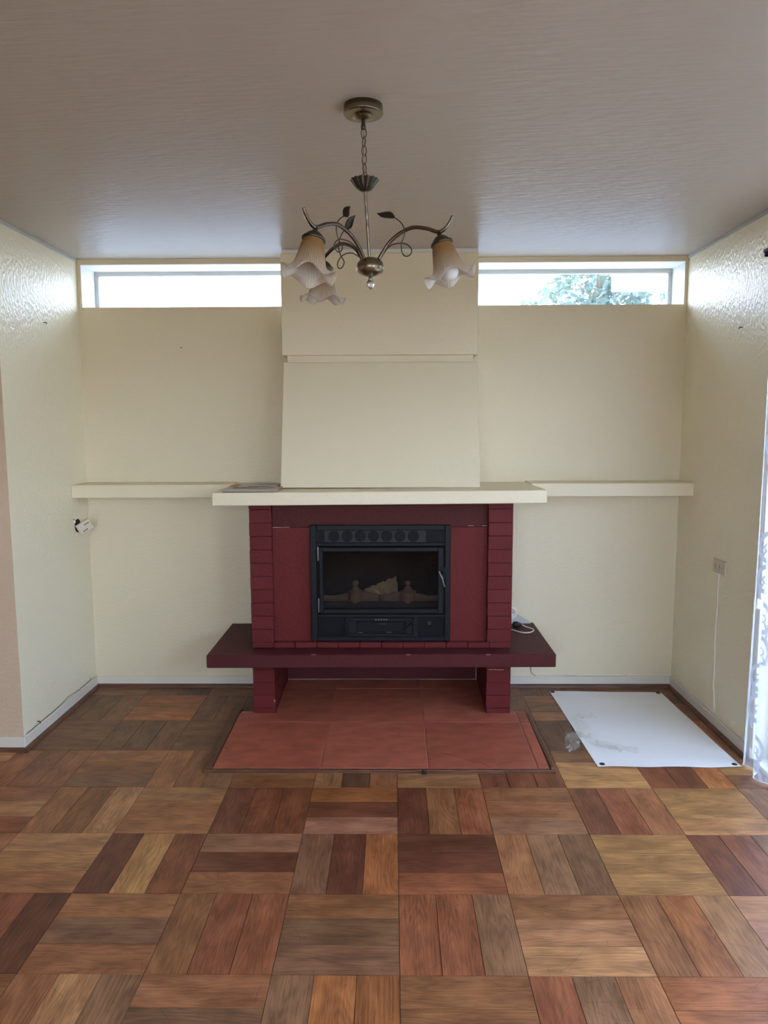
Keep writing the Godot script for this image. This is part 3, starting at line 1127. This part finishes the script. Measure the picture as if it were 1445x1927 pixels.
	for i in 9:
		var line := []
		for j in 13:
			var u := j / 12.0
			var v := i / 8.0
			var x := -0.085 + 0.165 * u
			var ridge := 0.085 * (0.25 + 0.75 * u) * sin(PI * clampf(v * 0.9 + 0.1, 0, 1))
			var z := -0.05 + 0.10 * v
			var jig := 0.018 * (1 if (i + j * 2) % 3 == 0 else -1) * (0.4 + u)
			line.append(Vector3(x + 0.018 * v * u, ridge + jig * 0.7 + 0.005 * (j % 2), z + jig * 0.6))
		g.append(line)
	for i in 8:
		for j in 12:
			poly(st, [g[i][j], g[i][j + 1], g[i + 1][j + 1]], Vector3(0, 1, 0.4))
			poly(st, [g[i][j], g[i + 1][j + 1], g[i + 1][j]], Vector3(0, 1, 0.4))
	M.news.cull_mode = BaseMaterial3D.CULL_DISABLED
	obj("sheet", st, M.news, n)


# ------------------------------------------------------------------ chandelier
func chandelier() -> void:
	var t := thing("chandelier", "brass three-arm chandelier with bell shaped glass shades hanging from the ceiling", "chandelier", Vector3(-0.098, H, 1.90))
	var st := mb()
	lathe(st, [[0.0, 0.0], [0.0555, 0.0], [0.0555, -0.020], [0.057, -0.022], [0.0555, -0.025], [0.050, -0.027], [0.030, -0.028], [0.028, -0.033], [0.020, -0.038], [0.010, -0.041], [0.0, -0.042]], 48)
	obj("canopy", st, M.brass, t)
	st = mb()
	lathe(st, [[0.0, -0.040], [0.006, -0.041], [0.006, -0.052], [0.007, -0.053], [0.007, -0.063], [0.004, -0.066], [0.0, -0.066]], 16)
	obj("hook_stub", st, M.brass_dark, t)
	# chain, hanging a little askew
	var a := Vector3(0.001, -0.062, 0)
	var b := Vector3(0.003, -0.208, 0)
	for k in 6:
		var c := a.lerp(b, (k + 0.5) / 6.0)
		var turn := Basis(Vector3.UP, (0.35 if k % 2 == 0 else PI / 2 + 0.5) + 0.15 * k) * Basis(Vector3.FORWARD, 0.08 if k % 2 == 0 else -0.07)
		var loop := []
		for s in 20:
			var w := TAU * s / 20.0
			loop.append(c + turn * Vector3(0.0080 * cos(w) * (1.0 - 0.15 * absf(sin(w))), 0.0160 * sin(w), 0))
		st = mb()
		tube(st, loop, 0.0013, 7, true)
		obj("chain_link", st, M.brass_dark, t)
	st = mb()
	tube(st, curve([Vector3(0, -0.060, 0), Vector3(0.003, -0.10, 0.001), Vector3(-0.001, -0.15, 0.001), Vector3(0.004, -0.185, 0), Vector3(0.003, -0.215, 0)]), 0.0022, 8)
	obj("power_cord", st, M.cable_tan, t)
	# fluted cup and stem
	st = mb()
	var flute := func(ang, u): return Vector2(1.0 + 0.075 * cos(ang * 14.0) * clampf(u * 3.0, 0.0, 1.0), 0.0)
	lathe(st, [[0.0, -0.034], [0.007, -0.0335], [0.014, -0.031], [0.021, -0.026], [0.027, -0.019], [0.032, -0.012], [0.036, -0.006], [0.0405, -0.001], [0.0400, 0.0], [0.035, -0.004], [0.026, -0.017], [0.012, -0.028], [0.0, -0.031]], 96, Transform3D(Basis(), Vector3(0.003, -0.202, 0)), flute)
	obj("cup", st, M.brass_dark, t)
	var top := Vector3(0.003, -0.21, 0)
	var foot := Vector3(0.0155, -0.424, -0.01)
	st = mb()
	var path := []
	var radii := []
	for k in 40:
		path.append(top.lerp(foot, k / 39.0))
		radii.append(0.0048 + 0.0004 * sin(k * 0.9) * (1.0 if k > 6 and k < 24 else 0.0))
	tube(st, path, radii, 12)
	obj("stem", st, M.chrome, t)
	# body
	var body := Vector3(0.0170, -0.4420, -0.015)
	st = mb()
	lathe(st, [[0.0, 0.024], [0.018, 0.024], [0.030, 0.020], [0.0375, 0.010], [0.040, 0.0], [0.0395, -0.008], [0.036, -0.016], [0.033, -0.019], [0.030, -0.0195], [0.024, -0.024], [0.012, -0.028], [0.0, -0.029]], 48, Transform3D(Basis(), body))
	obj("hub", st, M.brass, t)
	var fin := part("finial", t, body)
	st = mb()
	lathe(st, [[0.0, -0.026], [0.006, -0.027], [0.005, -0.033], [0.007, -0.035], [0.007, -0.038], [0.0, -0.039]], 16)
	obj("collar", st, M.chrome, fin)
	st = mb()
	lathe(st, [[0.0, -0.036], [0.006, -0.038], [0.0115, -0.044], [0.0135, -0.051], [0.0115, -0.058], [0.006, -0.063], [0.0, -0.065]], 24)
	obj("glass_ball", st, M.crystal, fin)
	# arms: towards the viewer's left, to the right, away to the left
	arm(t, body, Vector2(-0.147, 0.205), 0.0355, 0.24, 0)
	arm(t, body, Vector2(0.207, 0.065), 0.055, 0.27, 1)
	arm(t, body, Vector2(-0.163, -0.225), 0.049, 0.10, 2)


func arm(t: Node3D, body: Vector3, to: Vector2, drop: float, tilt: float, which: int) -> void:
	var reach := to.length()
	var dir := Vector3(to.x, 0, to.y) / reach
	var k := reach / 0.217
	var at := func(r, y): return body + dir * r * k + Vector3.UP * y
	var dy := drop - 0.055
	var st := mb()
	var pts := curve([at.call(0.022, 0.012), at.call(0.040, 0.038), at.call(0.062, 0.066 + dy * 0.2), at.call(0.094, 0.088 + dy * 0.4), at.call(0.130, 0.100 + dy * 0.6), at.call(0.170, 0.094 + dy * 0.8), at.call(0.205, 0.082 + dy), at.call(0.226, 0.090 + dy), at.call(0.240, 0.108 + dy), at.call(0.246, 0.122 + dy)], 8)
	var rad := []
	for n in pts.size():
		var u := float(n) / (pts.size() - 1)
		rad.append(0.0056 if u < 0.75 else lerpf(0.0056, 0.0040, (u - 0.75) / 0.25))
	tube(st, pts, rad, 12)
	var a := part("arm", t)
	obj("tube_arm", st, M.bronze, a)
	# tendril with its leaf
	st = mb()
	var side := Vector3(-dir.z, 0, dir.x) * (0.010 if which != 2 else -0.010)
	var loop := []
	for q in [[21, 13.4], [28.6, 24.5], [42.4, 34.2], [59, 36.5], [72.9, 33.5], [81.9, 24.5], [81, 16.2], [74, 12.3], [67, 15], [63.4, 23], [65, 34.2], [70, 46.6], [70.8, 56.3], [67.3, 66], [61.8, 73], [53.5, 79.2]]:
		loop.append(at.call(q[0] * 0.00157, q[1] * 0.00157) + side * clampf((q[0] - 21.0) / 30.0, 0.0, 1.0) + side * (1.0 if loop.size() > 9 else 0.0))
	tube(st, curve(loop, 5), 0.0017, 8)
	obj("tendril", st, M.brass_dark, a)
	var from: Vector3 = loop[loop.size() - 1]
	var tip: Vector3 = at.call(17.0 * 0.00157, 92.0 * 0.00157) + side * 2.0
	if which == 0:
		tip = from + Vector3(0.022, 0.022, 0.020)
	elif which == 2:
		tip = from + Vector3(0.036, 0.040, 0.012)
	var g := []
	var across := (tip - from).cross(Vector3(0.25, 0.25, 1)).normalized()
	var lift := across.cross((tip - from).normalized())
	for i in 11:
		var u := i / 10.0
		var w := 0.0118 * pow(maxf(sin(PI * pow(u, 0.8)), 0.0), 1.15)
		var c := from.lerp(tip, u) + across * 0.0022 * sin(u * TAU)
		var line := []
		for j in 8:
			var ang := TAU * j / 8.0
			line.append(c + across * w * cos(ang) + lift * (0.0012 * sin(ang) * (1.0 if u > 0.0 and u < 1.0 else 0.0) + 0.004 * absf(cos(ang)) * w / 0.0115))
		g.append(line)
	st = mb()
	grid(st, g, true)
	obj("metal_leaf", st, M.leaf, a)
	# socket cap and glass shade, leaning outwards
	var hang: Vector3 = at.call(0.207, 0.078 + dy)
	var lean := Basis(Vector3.UP.cross(dir).normalized(), -tilt)
	var xf := Transform3D(lean, hang)
	st = mb()
	lathe(st, [[0.0, 0.006], [0.0065, 0.004], [0.006, -0.007], [0.012, -0.009], [0.021, -0.016], [0.026, -0.023], [0.031, -0.026], [0.0325, -0.029], [0.032, -0.033], [0.030, -0.033], [0.0, -0.028]], 32, xf)
	obj("socket_cap", st, M.brass_dark, a)
	var prof := [[0.0255, -0.030], [0.028, -0.036], [0.0305, -0.046], [0.033, -0.058], [0.0355, -0.070], [0.038, -0.082], [0.0405, -0.093], [0.0435, -0.104], [0.048, -0.114], [0.0545, -0.122], [0.063, -0.127], [0.073, -0.129]]
	var turn: float = [5.3, 4.6, 1.57][which]
	var wave := func(ang, u):
		var w := pow(clampf((u - 0.45) / 0.55, 0.0, 1.0), 1.6)
		return Vector2(1.0 + 0.055 * w * cos(5.0 * ang + turn) + 0.026 * cos(44.0 * ang) * clampf((u - 0.06) * 6.0, 0.0, 1.0) * (1.0 - 0.6 * w), 0.0115 * w * cos(5.0 * ang + turn))
	var rows := []
	for i in prof.size():
		var line := []
		for j in 220:
			var ang := TAU * j / 220.0
			var m = wave.call(ang, float(i) / (prof.size() - 1))
			line.append(xf * Vector3(cos(ang) * prof[i][0] * m.x, prof[i][1] + m.y, sin(ang) * prof[i][0] * m.x))
		rows.append(line)
	# the glass has two faces and a rounded rim
	var inner := []
	for i in range(prof.size() - 1, -1, -1):
		var line := []
		for j in 220:
			var ang := TAU * j / 220.0
			var m = wave.call(ang, float(i) / (prof.size() - 1))
			var r: float = prof[i][0] * m.x - 0.0022
			line.append(xf * Vector3(cos(ang) * r, prof[i][1] + m.y + 0.0012, sin(ang) * r))
		inner.append(line)
	var amber := Color(0.46, 0.27, 0.11)
	var milk := Color(0.90, 0.84, 0.72)
	var tint := func(v, _w):
		var u: float = v * 2.0 if v < 0.5 else (1.0 - v) * 2.0
		var c := amber.lerp(milk, clampf(u * 1.35 - 0.30, 0.0, 1.0))
		return c if v < 0.5 else c.lerp(Color(0.86, 0.86, 0.84), 0.8)
	st = mb()
	grid(st, rows + inner, true, Vector2.ONE, false, tint)
	obj("glass_shade", st, M.shade, a)
	st = mb()
	if which == 1:
		lathe(st, [[0.0, -0.030], [0.013, -0.030], [0.013, -0.052], [0.016, -0.064], [0.022, -0.077], [0.0265, -0.094], [0.0280, -0.108], [0.0260, -0.121], [0.019, -0.131], [0.010, -0.1360], [0.0, -0.1375]], 32, xf)
		obj("light_bulb", st, M.bulb, a)
	else:
		lathe(st, [[0.0, -0.030], [0.013, -0.030], [0.013, -0.060], [0.010, -0.062], [0.0, -0.060]], 24, xf)
		obj("lamp_holder", st, M.socket, a)


# ------------------------------------------------------------------ lace curtain
func curtain() -> void:
	var c := thing("lace_curtain", "sheer white lace curtain hanging to the floor at the right edge", "curtain", Vector3(1.525, 0.0, 0.975))
	var st := mb()
	var g := []
	var cols := 240
	var lens := []
	for i in 41:
		var v := i / 40.0
		var y := lerpf(2.205, 0.006 + 0.004 * sin(i), v)
		var line := []
		for j in cols + 1:
			var u := float(j) / cols
			var z := 2.35 * u
			var amp := 0.028 * (0.6 + 0.4 * v)
			var x := -amp * sin(u * TAU * 17.0 + 0.5 * sin(u * 40.0)) + 0.006 * sin(v * 5.0 + u * 30.0) * v
			if u < 0.03:
				x = lerpf(0.020, x, u / 0.03)
			line.append(Vector3(x, y, z + 0.012 * sin(v * 3.0) * (1.0 - u) + 0.015 * (1.0 - v) * (1.0 - u)))
		g.append(line)
	grid(st, g, false, Vector2(14.0, 3.9))
	obj("lace_panel", st, M.lace, c)
	st = mb()
	var hem := []
	for j in range(0, cols + 1, 2):
		hem.append(g[40][j] + Vector3(0, 0.004, 0))
	tube(st, hem, 0.0022, 6)
	obj("hem", st, M.sheet, c)
	var e := mb()
	var edge := []
	for i in 41:
		edge.append(g[i][0])
	tube(e, edge, 0.0018, 6)
	obj("side_hem", e, M.sheet, c)
	var rod := thing("curtain_rod", "dark metal curtain rod end on the right wall near the ceiling", "curtain rod", Vector3(1.555, 2.212, 0.90))
	st = mb()
	tube(st, [Vector3(-0.02, 0, 0.03), Vector3(-0.02, 0, 2.55)], 0.008, 12)
	obj("rod", st, M.iron, rod)
	st = mb()
	add_box(st, Vector3(-0.006, -0.016, -0.004), Vector3(0.026, 0.010, 0.004), 0.002)
	obj("bracket", st, M.iron, rod)
	# pull cord with its bell
	var p := thing("blind_pull", "thin cord with a white bell shaped pull behind the sheer curtain edge", "pull cord", Vector3(1.562, 0.705, 0.985))
	st = mb()
	tube(st, [Vector3(0, 0.04, 0), Vector3(0.0, 1.1, -0.02), Vector3(0.005, 1.53, -0.03)], 0.0014, 6)
	obj("cord", st, M.cable_tan, p)
	st = mb()
	lathe(st, [[0.0, 0.045], [0.006, 0.044], [0.009, 0.036], [0.010, 0.018], [0.0135, 0.012], [0.014, 0.002], [0.012, 0.0], [0.0, 0.004]], 20)
	obj("bell", st, M.socket, p)


# ------------------------------------------------------------------ things on the floor
func floor_things() -> void:
	var s := thing("paper_sheet", "large white poster sheet face down on the parquet with black corner eyelets", "poster", Vector3(1.19, 0.0, 0.55))
	var c := [Vector3(0.867, 0, 0.0845), Vector3(1.4873, 0, 0.1042), Vector3(1.512, 0, 1.0218), Vector3(0.8833, 0, 1.0195)]
	var top := []
	var bottom := []
	for i in 25:
		var v := i / 24.0
		var line := []
		var under := []
		for j in 19:
			var u := j / 18.0
			var p: Vector3 = c[0].lerp(c[1], u).lerp(c[3].lerp(c[2], u), v) - s.position
			p.y = 0.0016 + 0.0022 * (0.5 + 0.5 * sin(v * 13.0 + u * 2.0)) * sin(PI * v) + 0.0012 * (0.5 + 0.5 * sin(u * 9.0 + v * 5.0)) + (0.004 * pow(v, 20.0) * (0.5 + 0.5 * sin(u * 14.0)))
			line.append(p)
			under.append(p - Vector3(0, 0.0008, 0))
		top.append(line)
		bottom.append(under)
	var st := mb()
	grid(st, top)
	grid(st, bottom, false, Vector2.ONE, true)
	for i in 24:
		for e in [0, 18]:
			poly(st, [top[i][e], top[i + 1][e], bottom[i + 1][e], bottom[i][e]], Vector3(-1 if e == 0 else 1, 0, 0))
	for j in 18:
		for e in [0, 24]:
			poly(st, [top[e][j], top[e][j + 1], bottom[e][j + 1], bottom[e][j]], Vector3(0, 0, -1 if e == 0 else 1))
	obj("sheet", st, M.sheet, s)
	for q in [Vector3(0.881, 0, 0.105), Vector3(1.468, 0, 0.119), Vector3(1.490, 0, 0.999), Vector3(0.908, 0, 0.996)]:
		st = mb()
		lathe(st, [[0.0, 0.0012], [0.004, 0.0012], [0.0055, 0.0026], [0.010, 0.0026], [0.0125, 0.0006], [0.0125, 0.0]], 24, Transform3D(Basis(), q - s.position + Vector3(0, 0.0042, 0)))
		obj("eyelet", st, M.black, s)
	var peg := thing("rubber_stop", "tiny black rubber stop at the front edge of the tiled hearth", "stop", Vector3(0.118, 0.0, 1.087))
	obj("block", box(Vector3(-0.010, 0.0, -0.006), Vector3(0.010, 0.016, 0.006), 0.003), M.black, peg)
	# crumpled clear packing tape
	var t := thing("packing_tape", "crumpled strip of clear packing tape lying on the white sheet", "tape", Vector3(0.95, 0.0, 0.68))
	var spine := curve([Vector3(1.018, 0.012, 0.478), Vector3(0.975, 0.022, 0.486), Vector3(0.930, 0.018, 0.500), Vector3(0.925, 0.026, 0.570), Vector3(0.918, 0.016, 0.650), Vector3(0.905, 0.020, 0.740), Vector3(0.945, 0.012, 0.790), Vector3(1.02, 0.010, 0.830), Vector3(1.11, 0.007, 0.862)], 5)
	film(t, "strip", spine, 0.030, 21)
	var spine2 := curve([Vector3(0.900, 0.020, 0.725), Vector3(0.855, 0.030, 0.745), Vector3(0.825, 0.034, 0.790), Vector3(0.815, 0.016, 0.840), Vector3(0.822, 0.006, 0.862)], 5)
	film(t, "crumpled_end", spine2, 0.034, 22)
	var spine3 := curve([Vector3(0.93, 0.008, 0.775), Vector3(0.98, 0.012, 0.835), Vector3(1.035, 0.006, 0.868)], 5)
	film(t, "strip", spine3, 0.018, 23)


func film(t: Node3D, called: String, spine: Array, half: float, sd: int) -> void:
	var r := RandomNumberGenerator.new()
	r.seed = sd
	var st := mb()
	var g := []
	for i in spine.size():
		var a: Vector3 = spine[maxi(i - 1, 0)]
		var b: Vector3 = spine[mini(i + 1, spine.size() - 1)]
		var side := (b - a).cross(Vector3.UP).normalized()
		var line := []
		for j in 5:
			var u := j / 4.0 * 2.0 - 1.0
			var p: Vector3 = spine[i] + side * u * half + Vector3(r.randf_range(-0.005, 0.005), r.randf_range(-0.004, 0.012) * (1.0 if j % 2 else 0.4), r.randf_range(-0.005, 0.005))
			p.y = maxf(p.y, 0.0055)
			line.append(p - t.position)
		g.append(line)
	for i in g.size() - 1:
		for j in 4:
			poly(st, [g[i][j], g[i][j + 1], g[i + 1][j + 1]], Vector3.UP)
			poly(st, [g[i][j], g[i + 1][j + 1], g[i + 1][j]], Vector3.UP)
	obj(called, st, M.film, t)


# ------------------------------------------------------------------ sockets, cables, nails
func wall_things() -> void:
	# the double socket that hangs loose on the left wall
	var s := thing("loose_socket", "loose white double socket hanging askew on the left wall under the shelf", "socket", Vector3(XL, 0.957, 0.150))
	var turn := Basis(Vector3.UP, -0.85) * Basis(Vector3.RIGHT, 0.5)
	var st := mb()
	cbox(st, Vector3(0.022, 0, 0), Vector3(0.022, 0.060, 0.078), 0.003, Transform3D(turn, Vector3(0.030, 0, 0)))
	obj("body", st, M.socket_old, s)
	for y in [0.012, -0.016]:
		for k in 3:
			st = mb()
			lathe(st, [[0.0, 0.0006], [0.0036, 0.0006], [0.0036, 0.0]], 10, Transform3D(turn * Basis(Vector3.FORWARD, PI / 2), turn * Vector3(0.0332, y, -0.024 + 0.010 * k + (0.022 if y < 0 else 0.0)) + Vector3(0.030, 0, 0)))
			obj("pin_hole", st, M.hole, s)
	st = mb()
	tube(st, curve([Vector3(0.001, 0.045, 0.055), Vector3(0.012, 0.038, 0.05), Vector3(0.016, 0.03, 0.035), Vector3(0.02, 0.022, 0.02)]), 0.0028, 8)
	obj("wire", st, M.black, s)
	st = mb()
	cbox(st, Vector3(0.006, 0.035, 0.052), Vector3(0.012, 0.02, 0.007), 0.001, Transform3D())
	obj("terminal", st, M.plain_white, s)
	st = mb()
	lathe(st, [[0.0, 0.0015], [0.036, 0.0015], [0.037, 0.0]], 28, Transform3D(Basis(Vector3.FORWARD, PI / 2), Vector3(0.0, 0.004, 0.0)))
	obj("wall_hole", st, M.under, s)

	# outlet on the right wall with its surface cable
	s = thing("wall_outlet", "cream double outlet plate on the right wall above the thin cable", "outlet", Vector3(XR, 0.807, 0.563))
	obj("plate", box(Vector3(-0.009, -0.034, -0.066), Vector3(0.0, 0.034, 0.066), 0.002), M.socket_old, s)
	for q in [[0.010, -0.035], [0.000, -0.038], [-0.004, -0.030], [-0.013, -0.034], [0.008, 0.006], [-0.002, 0.006], [-0.012, 0.006], [-0.002, 0.035]]:
		st = mb()
		lathe(st, [[0.0, 0.0005], [0.003, 0.0005], [0.003, 0.0]], 10, Transform3D(Basis(Vector3.FORWARD, -PI / 2), Vector3(-0.009, q[0], q[1])))
		obj("pin_hole", st, M.hole, s)
	s = thing("outlet_cable", "thin white cable running down the right wall from the outlet to the baseboard", "cable")
	st = mb()
	var run := []
	for q in [[0.772, 0.560], [0.70, 0.553], [0.62, 0.556], [0.54, 0.550], [0.45, 0.548], [0.36, 0.552], [0.28, 0.556], [0.20, 0.556], [0.14, 0.570], [0.09, 0.578], [0.066, 0.570]]:
		run.append(Vector3(XR - 0.003, q[0], q[1]))
	tube(st, curve(run, 5), 0.0034, 8)
	obj("wire", st, M.socket, s)
	for q in [[0.585, 0.553], [0.36, 0.552]]:
		obj("clip", box(Vector3(XR - 0.008, q[0] - 0.004, q[1] - 0.006), Vector3(XR, q[0] + 0.004, q[1] + 0.006), 0.001), M.socket, s)
	s = thing("baseboard_cable", "thin white cable clipped along the baseboards in the right corner", "cable")
	st = mb()
	tube(st, curve([Vector3(XR - 0.003, 0.068, 0.565), Vector3(XR - 0.003, 0.069, 0.28), Vector3(XR - 0.003, 0.068, 0.03), Vector3(XR - 0.02, 0.068, 0.003), Vector3(1.30, 0.0665, 0.003), Vector3(1.05, 0.068, 0.003), Vector3(0.79, 0.073, 0.003)], 6), 0.0030, 8)
	obj("wire", st, M.socket, s)
	for q in [Vector3(XR - 0.004, 0.068, 0.44), Vector3(XR - 0.004, 0.068, 0.28), Vector3(XR - 0.004, 0.069, 0.05), Vector3(1.33, 0.067, 0.004), Vector3(1.05, 0.068, 0.004)]:
		st = mb()
		cbox(st, q, Vector3(0.012, 0.010, 0.012), 0.001)
		obj("clip", st, M.socket, s)
	s = thing("grey_wire", "short dark wire coming down behind the bench at right to the baseboard", "wire")
	st = mb()
	tube(st, curve([Vector3(0.776, 0.30, 0.005), Vector3(0.776, 0.12, 0.004), Vector3(0.778, 0.085, 0.006), Vector3(0.800, 0.068, 0.016)]), 0.0022, 8)
	obj("wire", st, M.steel, s)
	s = thing("left_wire", "thin dark wire sagging along the top of the left baseboard", "wire")
	st = mb()
	tube(st, curve([Vector3(XL + 0.003, 0.078, 0.088), Vector3(XL + 0.004, 0.071, 0.11), Vector3(XL + 0.003, 0.0685, 0.24), Vector3(XL + 0.003, 0.077, 0.385), Vector3(XL + 0.003, 0.069, 0.47), Vector3(XL + 0.003, 0.068, 0.64), Vector3(XL + 0.003, 0.067, 0.83)]), 0.0012, 6)
	obj("wire", st, M.black, s)
	# nails
	for q in [["bent black nail on the left wall below the slot window", Vector3(XL, 2.0085, 0.4184), Vector3(1, 0, 0)], ["black nail on the right wall near the curtain", Vector3(XR, 1.9363, 0.6633), Vector3(-1, 0, 0)], ["small nail in the back wall under the left slot window", Vector3(-1.176, 1.9285, 0.0), Vector3(0, 0, 1)], ["black screw low on the left wall above the baseboard", Vector3(XL, 0.082, 0.7177), Vector3(1, 0, 0)]]:
		var n := thing("nail", q[0], "nail", q[1], "nails left in the walls")
		st = mb()
		tube(st, curve([Vector3.ZERO, q[2] * 0.012, q[2] * 0.018 + Vector3(0, -0.006, 0.006)]), 0.0022, 7)
		obj("shank", st, M.iron if q[2].z == 0.0 else M.steel, n)
	# odds and ends at the right end of the bench
	var by := 0.378
	s = thing("round_socket", "round white wall socket half hidden behind the right brick pillar", "socket", Vector3(0.655, 0.437, 0.0))
	st = mb()
	lathe(st, [[0.0, 0.012], [0.020, 0.012], [0.022, 0.020], [0.032, 0.020], [0.036, 0.014], [0.037, 0.0]], 32, Transform3D(Basis(Vector3.RIGHT, PI / 2), Vector3.ZERO))
	obj("face", st, M.socket, s)
	for k in 3:
		st = mb()
		lathe(st, [[0.0, 0.0008], [0.003, 0.0008], [0.003, 0.0]], 10, Transform3D(Basis(Vector3.RIGHT, PI / 2), Vector3(-0.010 + 0.010 * k, 0, 0.0122)))
		obj("pin_hole", st, M.hole, s)
	s = thing("white_card", "small white card leaning on the back wall at the end of the bench", "card", Vector3(0.69, by, 0.0))
	st = mb()
	var cp := [Vector3(-0.06, 0.0, 0.030), Vector3(0.075, 0.0, 0.024), Vector3(0.078, 0.004, 0.010), Vector3(0.0, 0.050, 0.004), Vector3(-0.06, 0.055, 0.004)]
	var cq := []
	for p in cp:
		cq.append(p - Vector3(0, 0.001, 0.003))
	poly(st, cp, Vector3(0, 0.5, 1))
	poly(st, cq, Vector3(0, -0.5, -1))
	for i in 5:
		var mid: Vector3 = (cp[i] + cp[(i + 1) % 5]) / 2.0
		poly(st, [cp[i], cp[(i + 1) % 5], cq[(i + 1) % 5], cq[i]], mid - Vector3(0.0, 0.02, 0.01))
	obj("face", st, M.gloss_pale, s)
	s = thing("power_plug", "black power plug with pale cord lying on the right end of the bench", "plug", Vector3(0.672, by, 0.105))
	st = mb()
	lathe(st, [[0.0, -0.020], [0.011, -0.020], [0.0165, -0.014], [0.0165, 0.004], [0.012, 0.012], [0.007, 0.024], [0.005, 0.030], [0.0, 0.030]], 20, Transform3D(Basis(Vector3.FORWARD, PI / 2), Vector3(0, 0.0165, 0)))
	obj("plug_body", st, M.black, s)
	st = mb()
	for k in [-0.006, 0.006]:
		tube(st, [Vector3(-0.020, 0.0165, k), Vector3(-0.036, 0.0165, k)], 0.0022, 8)
	obj("prong", st, M.black, s)
	st = mb()
	tube(st, curve([Vector3(0.028, 0.016, 0.0), Vector3(0.050, 0.006, 0.012), Vector3(0.078, 0.0035, 0.040), Vector3(0.080, 0.0035, 0.080), Vector3(0.050, 0.0035, 0.118), Vector3(0.010, 0.0035, 0.115), Vector3(-0.050, 0.0035, 0.045), Vector3(-0.085, 0.0035, 0.030)]), 0.0032, 8)
	obj("cord", st, M.socket, s)
